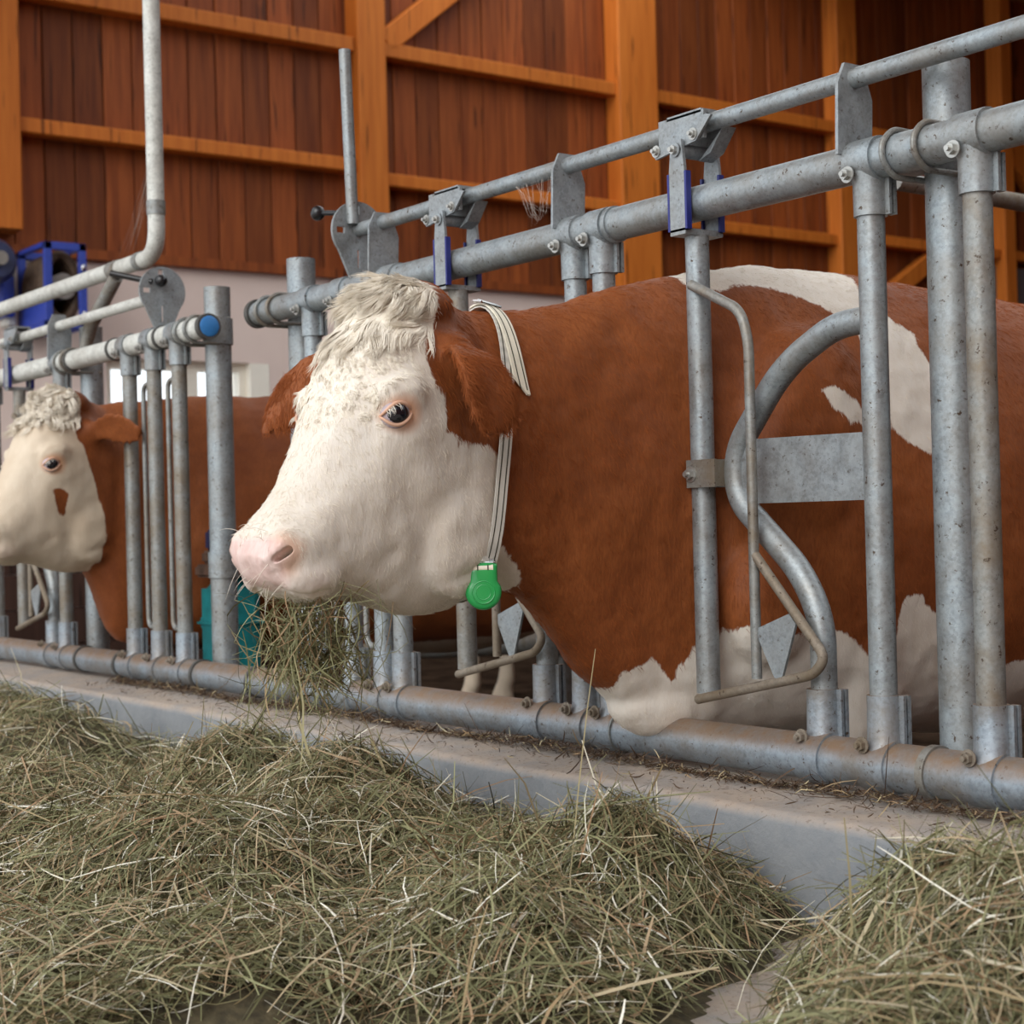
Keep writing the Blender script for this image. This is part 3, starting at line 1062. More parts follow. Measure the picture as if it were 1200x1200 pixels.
class Cow:
    """builds one continuous cow mesh in local coordinates (faces -Y, x = 0 midplane)"""

    def __init__(self, x0, head_yaw, head_shift=(0, 0, 0), trunk=TRUNK_ROWS, ears=None, voxel=0.0075, smooth_it=7, legs=True, head_pitch=0.0):
        self.x0 = x0
        self.yaw, self.shift, self.pitch = head_yaw, np.array(head_shift, float), head_pitch
        self.piv = np.array([0, -0.42, 1.0])
        V, F = [], []

        def add(v, f):
            n = len(V)
            V.extend([tuple(p) for p in v])
            F.extend([tuple(i + n for i in q) for q in f])
        v, f = rings_mesh(trunk_rings(trunk))
        add(v, f)
        # head and the lumps of muscle and bone that shape it
        hv, hf = rings_mesh(head_rings(HEAD_ROWS))
        add(self.H(hv), hf)
        lumps = MB()
        for s in (-1, 1):
            lumps.ellipsoid((s * 0.090, -0.628, 1.066), (0.034, 0.050, 0.046))            # orbit
            lumps.ellipsoid((s * 0.070, -0.500, 0.890), (0.040, 0.095, 0.125))            # cheek
            lumps.ellipsoid((s * 0.046, -0.818, 0.852), (0.028, 0.030, 0.030))            # nostril wing
            lumps.ellipsoid((s * 0.046, -0.772, 0.815), (0.032, 0.055, 0.036))            # upper lip
            lumps.ellipsoid((s * 0.085, -0.515, 1.135), (0.035, 0.045, 0.050))            # ear base
        lumps.ellipsoid((0, -0.735, 0.792), (0.046, 0.055, 0.024))                        # chin
        lumps.ellipsoid((0, -0.540, 1.225), (0.086, 0.075, 0.046))                        # poll
        add(self.H(lumps.v), lumps.f)
        for e in ears or []:
            v, f = rings_mesh(ear_rings(*e))
            add(self.H(v), f)
        body = MB()
        for s in (-1, 1):
            body.ellipsoid((s * 0.150, 0.26, 0.98), (0.095, 0.170, 0.250), rot=Matrix.Rotation(0.25, 3, 'X'))   # shoulder blade
            body.ellipsoid((s * 0.140, 0.14, 0.74), (0.075, 0.110, 0.120))                                       # point of shoulder
            body.ellipsoid((s * 0.20, 1.45, 1.22), (0.10, 0.16, 0.09))                                           # hip
        body.ellipsoid((0, 0.05, 0.565), (0.075, 0.16, 0.075))                                                   # brisket
        add(body.v, body.f)
        if legs:
            for s in (-1, 1):
                v, f = rings_mesh(front_leg(s, 0.36))
                add(v, f)
                v, f = rings_mesh(hind_leg(s))
                add(v, f)
        self.me, self.V = remesh(V, F, voxel, smooth_it)

    def refine(self):
        """finer mesh on the muzzle and round the eyes"""
        L = self.Hinv(self.V)
        ax = np.abs(L[:, 0])
        m = (L[:, 1] < -0.745) & (L[:, 2] < 0.92)
        m |= (np.abs(L[:, 1] + 0.649) < 0.055) & (np.abs(L[:, 2] - 1.05) < 0.055) & (ax > 0.05)
        bm = bmesh.new()
        bm.from_mesh(self.me)
        bm.verts.ensure_lookup_table()
        ed = [e for e in bm.edges if m[e.verts[0].index] and m[e.verts[1].index]]
        bmesh.ops.subdivide_edges(bm, edges=ed, cuts=1, use_grid_fill=True, smooth=0.0)
        vs_ = [v for v in bm.verts if v.index < 0 or v.index >= len(m) or m[v.index]]
        for _ in range(2):
            bmesh.ops.smooth_vert(bm, verts=vs_, factor=0.5, use_axis_x=True, use_axis_y=True, use_axis_z=True)
        bm.to_mesh(self.me)
        bm.free()
        V = np.empty(len(self.me.vertices) * 3, np.float32)
        self.me.vertices.foreach_get('co', V)
        self.V = V.reshape(-1, 3).astype(float)
        L = self.Hinv(self.V)
        m = (L[:, 1] < -0.805) & (L[:, 2] < 0.885) & (L[:, 2] > 0.80) & (L[:, 0] > 0.012)
        bm = bmesh.new()
        bm.from_mesh(self.me)
        bm.verts.ensure_lookup_table()
        ed = [e for e in bm.edges if m[e.verts[0].index] and m[e.verts[1].index]]
        bmesh.ops.subdivide_edges(bm, edges=ed, cuts=1, use_grid_fill=True, smooth=0.0)
        bm.to_mesh(self.me)
        bm.free()
        V = np.empty(len(self.me.vertices) * 3, np.float32)
        self.me.vertices.foreach_get('co', V)
        self.V = V.reshape(-1, 3).astype(float)

    def H(self, P):
        """head-local points to cow-local points"""
        P = np.asarray(P, float).reshape(-1, 3)
        P = rotx_about(P, self.pitch, self.piv)
        return rotz_about(P, self.yaw, self.piv) + self.shift

    def Hinv(self, P):
        P = np.asarray(P, float).reshape(-1, 3)
        return rotx_about(rotz_about(P - self.shift, -self.yaw, self.piv), -self.pitch, self.piv)

    def normals(self):
        N = np.empty(len(self.me.vertices) * 3, np.float32)
        self.me.vertices.foreach_set('co', self.V.astype(np.float32).ravel())
        self.me.update()
        self.me.vertices.foreach_get('normal', N)
        return N.reshape(-1, 3).astype(float)

    def displace(self, amount):
        self.V += self.normals() * amount[:, None]

    def sculpt_head(self):
        self.refine()
        L = self.Hinv(self.V)
        ax = np.abs(L[:, 0])
        M_ = np.stack([ax, L[:, 1], L[:, 2]], 1)
        d = np.zeros(len(L))

        def g(c, r, a):
            c = np.array(c)
            return a * np.exp(-(((M_ - c) / np.array(r)) ** 2).sum(1))
        d += g((0.110, -0.648, 1.050), (0.022, 0.022, 0.016), -0.010)                     # eye socket
        d += g((0.104, -0.636, 1.090), (0.03, 0.05, 0.014), 0.006)                        # brow
        d += g((0.085, -0.690, 1.000), (0.03, 0.03, 0.05), -0.006)                        # below the eye
        d += g((0.080, -0.545, 1.105), (0.03, 0.03, 0.05), -0.010)                        # temple
        d += g((0.00, -0.69, 1.10), (0.05, 0.04, 0.05), -0.004)

        def line(pts, w, a):
            q = seg_dist(M_, pts)
            return a * np.exp(-(q / w) ** 2)
        d += line([(0.046, -0.840, 0.874), (0.07, -0.812, 0.888)], 0.010, 0.003)
        d += line([(0.0, -0.838, 0.794), (0.045, -0.805, 0.788), (0.066, -0.760, 0.786), (0.074, -0.700, 0.793), (0.078, -0.665, 0.812)], 0.006, -0.007)  # mouth
        d += line([(0.078, -0.665, 0.812), (0.080, -0.64, 0.840)], 0.014, -0.004)
        d += line([(0.090, -0.62, 0.800), (0.098, -0.54, 0.790), (0.10, -0.47, 0.815)], 0.012, -0.006)        # jaw groove
        d += line([(0.09, -0.60, 0.765), (0.09, -0.52, 0.765)], 0.012, 0.004)
        d += line([(0.10, -0.65, 0.98), (0.10, -0.60, 0.90), (0.10, -0.58, 0.83)], 0.025, -0.004)             # cheek edge
        d += line([(0.075, -0.645, 0.800), (0.088, -0.60, 0.778), (0.094, -0.53, 0.772), (0.096, -0.47, 0.790)], 0.007, -0.005)
        d += line([(0.10, -0.36, 0.86), (0.10, -0.33, 0.80), (0.09, -0.29, 0.77)], 0.010, -0.005)
        d += line([(0.105, -0.31, 0.92), (0.105, -0.28, 0.85), (0.10, -0.22, 0.80)], 0.012, -0.005)
        # skin folds above the eye and soft unevenness
        d += line([(0.095, -0.690, 1.085), (0.10, -0.665, 1.120), (0.10, -0.62, 1.135)], 0.008, -0.004)
        d += line([(0.095, -0.672, 1.075), (0.103, -0.652, 1.096), (0.105, -0.61, 1.105)], 0.007, 0.003)
        nz = np.array([noise.fractal(Vector(p * 26.0), 1.0, 2.0, 3) for p in self.V]) * 0.0022
        d += nz * (self.V[:, 1] < 0.6)
        lowf = np.array([noise.fractal(Vector((p[0] * 6, p[1] * 9, p[2] * 5)), 1.0, 2.0, 2) for p in self.V]) * 0.007
        d += lowf * np.clip((self.V[:, 1] + 0.38) / 0.15, 0, 1) * np.clip((self.V[:, 2] - 0.3) / 0.2, 0, 1)
        self.displace(d)
        # nostrils: comma shaped openings pushed well into the muzzle
        L = self.Hinv(self.V)
        M_ = np.stack([np.abs(L[:, 0]), L[:, 1], L[:, 2]], 1)
        q1 = seg_dist(M_, [(0.050, -0.848, 0.834), (0.060, -0.840, 0.843), (0.069, -0.828, 0.853)])
        q2 = seg_dist(M_, [(0.026, -0.852, 0.816), (0.038, -0.850, 0.821), (0.048, -0.848, 0.829)])
        w = 0.048 * np.exp(-(q1 / 0.0043) ** 4) + 0.010 * np.exp(-(q2 / 0.0062) ** 2) * (L[:, 0] > 0)
        rimv = 0.0030 * np.exp(-((seg_dist(M_, [(0.036, -0.852, 0.838), (0.050, -0.847, 0.847), (0.062, -0.834, 0.861)]) / 0.007) ** 2)) * (L[:, 0] > 0)
        dirl = np.stack([-0.30 * np.sign(L[:, 0]), np.full(len(L), 0.95), np.full(len(L), 0.05)], 1)
        L2 = L + dirl * (w - rimv)[:, None]
        self.V = self.H(L2)

    def attr(self, name, vals):
        a = self.me.attributes.new(name, 'FLOAT', 'POINT')
        a.data.foreach_set('value', np.clip(vals, -2, 2).astype(np.float32))

    def skin_masks(self):
        L = self.Hinv(self.V)
        ax = np.abs(L[:, 0])
        M_ = np.stack([ax, L[:, 1], L[:, 2]], 1)
        # bare nose pad: front of the muzzle
        q = (-L[:, 1] - 0.822) * 0.85 + (0.880 - L[:, 2]) * 0.16 - ax * 0.16
        pad = np.clip(0.5 + q / 0.012, 0, 1) * (L[:, 2] > 0.79) * np.clip((0.876 - L[:, 2]) / 0.010, 0, 1)
        nos = np.exp(-(seg_dist(M_, [(0.036, -0.850, 0.826), (0.066, -0.832, 0.850)]) / 0.016) ** 2)
        lips = 0.35 * np.exp(-(seg_dist(M_, [(0.03, -0.835, 0.815), (0.068, -0.78, 0.803)]) / 0.022) ** 2)
        self.attr('pink', np.clip(np.maximum(pad, np.maximum(nos * 0.8, lips)), 0, 1))
        e = np.array([0.117, -0.645, 1.050])
        r = np.sqrt(((M_ - e) * np.array([0.6, 1.0, 1.15]) ** 1 @ np.eye(3)) ** 2 @ np.ones(3))
        rim = np.clip(1.35 - r / 0.030, 0, 0.72)
        tear = 0.5 * np.exp(-(seg_dist(M_, [(0.115, -0.665, 1.04), (0.105, -0.690, 1.012)]) / 0.009) ** 2)
        ns = 0.5 * np.exp(-(seg_dist(M_, [(0.058, -0.828, 0.868), (0.076, -0.814, 0.855), (0.066, -0.824, 0.826)]) / 0.014) ** 2)
        self.attr('rim', np.clip(np.maximum(np.maximum(rim, tear), ns), 0, 1))

    def finish(self, name, label, group, mat='coat'):
        self.me.vertices.foreach_set('co', self.V.astype(np.float32).ravel())
        self.me.update()
        self.me.name = name
        self.me.materials.clear()
        self.me.materials.append(M[mat])
        self.me.polygons.foreach_set('use_smooth', [True] * len(self.me.polygons))
        o = bpy.data.objects.new(name, self.me)
        COL.objects.link(o)
        o.location = (self.x0[0], self.x0[1], self.x0[2])
        o.matrix_world = Matrix.Translation(self.x0)
        tag(o, label, 'cow', group)
        self.o = o
        self.bvh = BVHTree.FromPolygons([tuple(p) for p in self.V], [tuple(p.vertices) for p in self.me.polygons])
        return o

    def child(self, name, mb, mat, parent=None):
        par = parent or self.o
        o = obj(name, mb.v, mb.f, mat, None, True)
        sharp(o, 50)
        o.parent = par
        return o

    def eyes(self):
        for s in (-1, 1):
            c = self.H([(s * 0.0985, -0.649, 1.050)])[0]
            out = self.H([(s * 0.0985 + s * 0.9, -0.649 - 0.42, 1.050 - 0.05)])[0] - c
            out = Vector(out).normalized()
            ce = np.array(c) - np.array(out) * 0.0008
            eye = self.child('eyeball', MB().ellipsoid(ce, (0.0240, 0.0240, 0.0240), 28, 18), M['eye_white'])
            # dark iris cap, wide like a cow's pupil
            fw = Vector(self.H([(0, -1.42, 1.0)])[0] - self.H([(0, -0.42, 1.0)])[0]).normalized()
            look = (out - fw * 0.10).normalized()
            t1 = fw - look * fw.dot(look)
            t1.normalize()
            t2 = look.cross(t1)
            v, f = [tuple(Vector(ce) + look * 0.0247)], []
            nr, na = 6, 24
            for i in range(1, nr + 1):
                for k in range(na):
                    a = 2 * PI * k / na
                    th = 0.70 * i / nr
                    d = look * math.cos(th) + (t1 * math.cos(a) * 1.25 + t2 * math.sin(a) * 0.95) * math.sin(th)
                    v.append(tuple(Vector(ce) + d.normalized() * (0.0247 - 0.0008 * (i / nr) ** 4)))
            for k in range(na):
                f.append((0, 1 + k, 1 + (k + 1) % na))
            for i in range(nr - 1):
                for k in range(na):
                    a = 1 + i * na
                    f.append((a + k, a + na + k, a + na + (k + 1) % na, a + (k + 1) % na))
            m = MB()
            m.add(v, f)
            self.child('iris', m, M['eye_dark'], eye)
            # eyelids: two arcs hugging the eyeball
            for up in (1, -1):
                pts, rad = [], []
                for k in range(17):
                    u = -1 + 2 * k / 16
                    h = (0.0165 if up > 0 else -0.0165) * (1 - u * u) - 0.0045 * u
                    q = Vector(c) + t1 * (0.0255 * u) + Vector((0, 0, 1)) * h
                    dirv = (q - Vector(c)).normalized()
                    base = (q - Vector(c))
                    dep = math.sqrt(max(0.0, 0.0262 ** 2 - min(base.length, 0.0259) ** 2))
                    pts.append(q + look * (dep * 0.93))
                    rad.append(0.0014 + (0.0019 if up > 0 else 0.0015) * (1 - u * u) ** 0.5)
                self.child('eyelid', MB().tube(pts, rad, 10), M['eyelid'])
            # pale lashes of the upper lid
            rr = random.Random(5)
            lash = MB()
            for k in range(13):
                u = 0.0 + 0.8 * rr.random()
                h = 0.0150 * (1 - u * u) - 0.0045 * u
                q = Vector(c) + t1 * (0.0255 * u) + Vector((0, 0, 1)) * h
                dep = math.sqrt(max(0.0, 0.0270 ** 2 - min((q - Vector(c)).length, 0.0259) ** 2))
                q = q + look * dep
                e1 = q + look * 0.008 + Vector((0, 0, -0.004)) - t1 * rr.uniform(-0.003, 0.005)
                e2 = e1 + look * 0.002 + Vector((0, 0, -0.005))
                lash.tube([q, e1, e2], [0.0004, 0.0003, 0.0001], 4, cap=False)
            tag(self.child('eyelashes', lash, M['hair_white']), kind='stuff')


def hair_object(name, strands, mat, parent, radius=0.0006):
    """strands: array (n, k, 3) in the parent's local space, made into a hair curves object"""
    n, k, _ = strands.shape
    cu = bpy.data.hair_curves.new(name)
    cu.add_curves([k] * n)
    cu.attributes['position'].data.foreach_set('vector', strands.astype(np.float32).ravel())
    ra = cu.attributes.get('radius') or cu.attributes.new('radius', 'FLOAT', 'POINT')
    prof_ = np.interp(np.linspace(0, 1, k), [0, 0.6, 1], [1, 0.8, 0.1]) * radius
    ra.data.foreach_set('value', np.tile(prof_, n).astype(np.float32))
    cu.materials.append(mat)
    o = bpy.data.objects.new(name, cu)
    COL.objects.link(o)
    o.parent = parent
    o['kind'] = 'stuff'
    return o


def hair_on(cow, n, weight, length, flow, lift, rad, mat, name, wave=0.0, k=5, jitter=0.25, seed=1, guides=0, clump=0.0):
    """short hairs rooted on the cow's skin; weight(V) per vertex; flow(P, N) gives direction"""
    rng = np.random.default_rng(seed)
    me = cow.me
    me.calc_loop_triangles()
    T = np.empty(len(me.loop_triangles) * 3, np.int32)
    me.loop_triangles.foreach_get('vertices', T)
    T = T.reshape(-1, 3)
    w = weight[T].mean(1)
    P = cow.V
    A = np.linalg.norm(np.cross(P[T[:, 1]] - P[T[:, 0]], P[T[:, 2]] - P[T[:, 0]]), axis=1) * w
    if A.sum() <= 0:
        return None
    ti = rng.choice(len(T), n, p=A / A.sum())
    b = rng.random((n, 2))
    fl = b.sum(1) > 1
    b[fl] = 1 - b[fl]
    bc = np.stack([1 - b.sum(1), b[:, 0], b[:, 1]], 1)
    root = (P[T[ti]] * bc[:, :, None]).sum(1)
    Nn = cow.N[T[ti]]
    N = (Nn * bc[:, :, None]).sum(1)
    N /= np.linalg.norm(N, axis=1)[:, None] + 1e-9
    F_ = flow(root, N)
    F_ = F_ + rng.normal(0, jitter, F_.shape)
    F_ -= N * (F_ * N).sum(1)[:, None]
    F_ /= np.linalg.norm(F_, axis=1)[:, None] + 1e-9
    S = np.cross(N, F_)
    ln = length(root) * rng.uniform(0.65, 1.25, n)
    ph = rng.uniform(0, 6.28, n)
    fr = rng.uniform(4.5, 8.0, n)
    if guides:
        gi = rng.choice(n, guides, replace=False)
        gp = root[gi]
        near = np.empty(n, int)
        for a in range(0, n, 2000):
            near[a:a + 2000] = np.argmin(((root[a:a + 2000, None] - gp[None]) ** 2).sum(2), axis=1)
        g = gi[near]
        ph, fr, ln = ph[g], fr[g], ln[g] * rng.uniform(0.85, 1.1, n)
        F_ = F_[g] * 0.85 + F_ * 0.15
        F_ -= N * (F_ * N).sum(1)[:, None]
        F_ /= np.linalg.norm(F_, axis=1)[:, None] + 1e-9
        S = np.cross(N, F_)
    st = np.empty((n, k, 3))
    for j in range(k):
        t = j / (k - 1)
        st[:, j] = root + F_ * (ln * t)[:, None] + N * (ln * lift * (t - 0.55 * t * t))[:, None] - N * 0.0008
        if wave:
            st[:, j] += S * (wave * ln * t * np.sin(ph + fr * t))[:, None] + N * (wave * 0.6 * ln * t * np.cos(ph + fr * t))[:, None]
        if guides and clump:
            st[:, j] += (root[g] - root) * (clump * t)
    return hair_object(name, st, mat, cow.o, rad)


def body_flow(P, N):
    f = np.tile(np.array([0.0, 0.55, -0.80]), (len(P), 1))
    return f


def face_flow(cow):
    def fl(P, N):
        L = cow.Hinv(P)
        f = np.stack([L[:, 0] * 3.0, 0.35 + 0 * L[:, 0], -0.9 + 0 * L[:, 0]], 1)
        top = np.clip((L[:, 2] - 1.12) / 0.06, 0, 1)[:, None]
        f = f * (1 - top) + top * np.stack([L[:, 0] * 5.0, -0.75 + 0 * L[:, 0], -0.65 + 0 * L[:, 0]], 1)
        return f
    return fl


# --- nearest cow
NEAR_EAR = ([(0.085, -0.520, 1.140), (0.130, -0.522, 1.146), (0.165, -0.522, 1.105), (0.176, -0.520, 1.055), (0.178, -0.518, 1.015)],
            (0, -1, 0.10), [0.024, 0.046, 0.056, 0.053, 0.028], 0.011, -0.005)
FAR_EAR = ([(-0.085, -0.520, 1.130), (-0.140, -0.535, 1.140), (-0.215, -0.565, 1.120), (-0.272, -0.582, 1.080), (-0.300, -0.590, 1.040)],
           (0.15, 0.35, 1), [0.022, 0.046, 0.062, 0.054, 0.016], 0.010, 0.012)


def ear_coat(cow, coat, ears):
    for e in ears:
        c = cow.H(e[0])
        d = seg_dist(cow.V, c[1:])
        coat = np.minimum(coat, d - 0.068)
    return coat


cow1 = Cow((0.445, 0.0, 0.0), math.radians(9), (0, 0.010, 0), ears=[NEAR_EAR, FAR_EAR])
cow1.sculpt_head()
V = cow1.V
L = cow1.Hinv(V)
face = poly_dist(L[:, 1:], [(-0.535, 1.32), (-0.540, 1.214), (-0.556, 1.164), (-0.563, 1.123), (-0.556, 1.084), (-0.558, 1.025), (-0.516, 1.009), (-0.462, 1.005), (-0.431, 0.989), (-0.421, 0.955),
                            (-0.415, 0.90), (-0.41, 0.84), (-0.38, 0.78), (-0.36, 0.74), (-1.2, 0.5), (-1.2, 1.5)])
YZ = V[:, 1:]
backp = poly_dist(YZ, [(0.03, 1.45), (0.047, 1.301), (0.07, 1.29), (0.114, 1.285), (0.137, 1.296), (0.173, 1.299), (0.205, 1.297), (0.261, 1.275), (0.295, 1.256), (0.328, 1.23), (0.343, 1.191),
                       (0.354, 1.131), (0.354, 1.037), (0.392, 1.003), (0.431, 0.989), (0.52, 0.97), (0.54, 1.05), (0.484, 1.149), (0.471, 1.192), (0.477, 1.216), (0.441, 1.238), (0.426, 1.257), (0.413, 1.283), (0.434, 1.321), (0.46, 1.45)])
spot = poly_dist(YZ, [(0.196, 1.100), (0.222, 1.110), (0.256, 1.095), (0.282, 1.076), (0.298, 1.050), (0.290, 1.036), (0.262, 1.048), (0.246, 1.040), (0.236, 1.060), (0.216, 1.066)])
low = poly_dist(YZ, [(-0.25, 0.45), (-0.185, 0.60), (-0.146, 0.590), (-0.132, 0.595), (-0.131, 0.625), (-0.108, 0.632), (-0.091, 0.639), (-0.076, 0.651), (-0.052, 0.621), (-0.037, 0.600), (-0.027, 0.606),
                     (-0.024, 0.63), (-0.016, 0.634), (0.006, 0.663), (0.040, 0.665), (0.043, 0.691), (0.053, 0.698), (0.084, 0.679), (0.225, 0.683), (0.244, 0.678), (0.267, 0.665), (0.30, 0.63), (0.345, 0.635),
                     (0.357, 0.726), (0.37, 0.735), (0.393, 0.737), (0.424, 0.703), (0.471, 0.698), (0.623, 0.597), (0.66, 0.605), (1.0, 0.60), (1.6, 0.55), (1.8, 0.4), (1.8, -0.2), (-0.3, -0.2)])
thr = poly_dist(YZ, [(-0.42, 0.85), (-0.387, 0.845), (-0.366, 0.833), (-0.345, 0.811), (-0.328, 0.782), (-0.345, 0.74), (-0.44, 0.74)])
coat = np.maximum.reduce([face, backp, spot, low, thr])
coat = ear_coat(cow1, coat, [NEAR_EAR, FAR_EAR])
cow1.attr('coat', 0.5 + coat / 0.035)
cow1.skin_masks()
cow1.N = cow1.normals()
c1o = cow1.finish('cow', 'nearest red-brown cow with a white face and a green tag on her collar', 'cows at the feed fence')
cow1.eyes()
# curly tuft on the poll, shorter curls on the forehead
wt = np.clip((L[:, 2] - 1.165) / 0.03, 0, 1) * (np.abs(L[:, 0]) < 0.105) * (coat > 0.0) * (V[:, 1] < -0.3)
hair_on(cow1, 7000, wt, lambda r: np.full(len(r), 0.058), face_flow(cow1), 0.20, 0.0006, M['hair_white'], 'forelock', wave=0.085, k=10, seed=3, guides=170, clump=0.45)
wt = np.clip((L[:, 2] - 1.03) / 0.07, 0, 1) * (L[:, 1] < -0.60) * (coat > 0.0) * np.clip((0.108 - np.abs(L[:, 0])) / 0.02, 0, 1) * (1 - wt)
hair_on(cow1, 9000, wt, lambda r: np.full(len(r), 0.018), face_flow(cow1), 0.10, 0.0005, M['hair_white'], 'forehead_curls', wave=0.17, k=7, seed=4, guides=700, clump=0.5)
# short coat
vis = (V[:, 1] < 1.5).astype(float)
hd = 1.0 + 1.6 * (V[:, 1] < -0.3)
pk = np.empty(len(V), np.float32)
cow1.me.attributes['pink'].data.foreach_get('value', pk)
eyec = cow1.H([(0.11, -0.645, 1.05), (-0.11, -0.645, 1.05)])
noeye = (np.minimum(np.linalg.norm(V - eyec[0], axis=1), np.linalg.norm(V - eyec[1], axis=1)) > 0.036)
hair_on(cow1, 60000, vis * hd * (coat < -0.004), lambda r: np.full(len(r), 0.016), body_flow, 0.22, 0.00032, M['hair_brown'], 'brown_hair', k=3, seed=5)
hair_on(cow1, 45000, vis * hd * (coat > 0.004) * (pk < 0.15) * noeye, lambda r: np.full(len(r), 0.013), body_flow, 0.22, 0.00030, M['hair_white'], 'white_hair', k=3, seed=6)
# long ear fringe
ed = np.minimum(seg_dist(V, cow1.H(NEAR_EAR[0])[2:]), seg_dist(V, cow1.H(FAR_EAR[0])[2:]))
hair_on(cow1, 5000, np.clip((ed - 0.012) / 0.03, 0, 1) * (ed < 0.07) * (L[:, 2] < 1.14) * (np.abs(L[:, 0]) > 0.14), lambda r: np.full(len(r), 0.019), body_flow, 0.4, 0.00036, M['hair_brown'], 'ear_fringe', k=5, wave=0.1, seed=7)

# whiskers on the muzzle
rw = np.random.default_rng(21)
nw = 26
wr = cow1.H(np.stack([rw.uniform(-0.05, 0.05, nw), -0.835 + rw.uniform(0, 0.03, nw), rw.uniform(0.80, 0.90, nw)], 1))
wroot = np.array([tuple(cow1.bvh.find_nearest(Vector(p))[0]) for p in wr])
wn = np.array([tuple(cow1.bvh.find_nearest(Vector(p))[1]) for p in wr])
wd_ = wn + rw.normal(0, 0.45, wn.shape)
wd_ /= np.linalg.norm(wd_, axis=1)[:, None]
wl = rw.uniform(0.02, 0.05, nw)
ws = np.stack([wroot + wd_ * (wl * t)[:, None] + np.array([0, 0, -0.012]) * t * t for t in np.linspace(0, 1, 5)], 1)
hair_object('whiskers', ws, M['hair_white'], c1o, 0.00035)

# --- collar with its green tag
col_root = empty('cow_collar', (0.445, -0.40, 0.80))
tag(col_root, 'white webbing collar with dark stripes and a green tag on the nearest cow', 'collar')


def M_strap(name, colr):
    m, nt, b = new_mat(name)
    wv = nd(nt, 'ShaderNodeTexWave')
    wv.inputs['Scale'].default_value = 260
    nt.links.new(coords(nt, (0.2, 0.2, 1), 'Object'), wv.inputs['Vector'])
    c = mixc(nt, wv.outputs['Fac'], tuple(x * 0.82 for x in colr), colr)
    nt.links.new(c, b.inputs['Base Color'])
    b.inputs['Roughness'].default_value = 0.7
    return m


M['strap'] = M_strap('collar_webbing', (0.66, 0.64, 0.58))
M['flap'] = plain('collar_vinyl', (0.76, 0.71, 0.58), 0.4)
M['stripe'] = plain('dark_stripe', (0.035, 0.035, 0.02), 0.7)
M['chrome'] = plain('chrome', (0.65, 0.65, 0.65), 0.15, 1.0)
M['green'] = plain('green_plastic', (0.026, 0.33, 0.085), 0.22, var=0.05)
X0 = Vector((0.445, 0, 0))
e2 = Vector((0, 0.075, 0.42)).normalized()
e1 = Vector((1, 0, 0))
e3 = e1.cross(e2)
cc = Vector((0.0, -0.398, 1.02))
ring = []
NA = 120
for k in range(NA):
    a = 2 * PI * k / NA
    d = e1 * math.cos(a) + e2 * math.sin(a)
    r = 0.0
    for off in (-0.012, 0.0, 0.012):
        h = cow1.bvh.ray_cast(cc + e3 * off, d)
        if h[0] is not None:
            r = max(r, h[3])
    ring.append(r)
ring = np.array(ring)
for _ in range(6):
    ring = np.maximum(ring, (np.roll(ring, 1) + np.roll(ring, -1)) / 2)
for _ in range(3):
    ring = (np.roll(ring, 1) + np.roll(ring, -1) + 2 * ring) / 4


def strap_pt(a, lift, off=0.0):
    q = (a / (2 * PI) * NA) % NA
    i = int(q)
    r = ring[i] * (1 - q + i) + ring[(i + 1) % NA] * (q - i)
    sag = -0.014 * max(0.0, -math.sin(a)) ** 6
    return X0 + cc + (e1 * math.cos(a) + e2 * math.sin(a)) * (r + lift + sag) + e3 * off


def ribbon(a0, a1, lift, w0, w1, shift, mat, name, parent, thick=0.0025, n=90, tip=False, closed=False):
    v, f = [], []
    for i in range(n + 1):
        a = a0 + (a1 - a0) * i / n
        lo, hi = w0, w1
        if tip and i > n - 8:
            hi = w1 - (w1 - w0) * 0.75 * (i - n + 8) / 8
        s = shift(i / n) if callable(shift) else shift
        for off, lf in ((lo, 0), (hi, 0), (hi, thick), (lo, thick)):
            v.append(strap_pt(a, lift + lf, off + s))
    for i in range(n):
        for k_ in range(4):
            f.append((4 * i + k_, 4 * i + (k_ + 1) % 4, 4 * i + 4 + (k_ + 1) % 4, 4 * i + 4 + k_))
    if not closed:
        f += [(3, 2, 1, 0), (4 * n, 4 * n + 1, 4 * n + 2, 4 * n + 3)]
    return obj(name, v, f, mat, parent, False)


st = ribbon(0, 2 * PI, 0.0035, -0.0115, 0.0115, 0.0, M['strap'], 'strap', col_root, closed=True)
for o_ in (-0.0055, 0.0055):
    ribbon(0, 2 * PI, 0.0058, o_ - 0.0009, o_ + 0.0009, 0.0, M['stripe'], 'stripe', st, 0.0008, closed=True)
# loose end of the strap, from the buckle on the nape down the near side
sh = lambda t: -0.028 * t ** 1.4
fl_ = ribbon(PI * 0.53, PI * 0.20, 0.0075, -0.013, 0.013, sh, M['flap'], 'strap_end', col_root, 0.003, 50, tip=True)
for o_ in (-0.0065, 0.0065):
    ribbon(PI * 0.53, PI * 0.215, 0.0102, o_ - 0.0009, o_ + 0.0009, sh, M['stripe'], 'stripe', fl_, 0.0008, 50)
bk_ = MB()
for aa in (0.47, 0.505):
    bk_.tube([strap_pt(PI * aa, 0.013, -0.019), strap_pt(PI * aa, 0.013, 0.019)], 0.0022, 8)
for off in (-0.019, 0.019):
    bk_.tube([strap_pt(PI * 0.47, 0.013, off), strap_pt(PI * 0.505, 0.013, off)], 0.0022, 8)
bk_.tube([strap_pt(PI * 0.487, 0.014, -0.019), strap_pt(PI * 0.487, 0.014, 0.019)], 0.0018, 8)
bk_.build('buckle', M['chrome'], col_root)
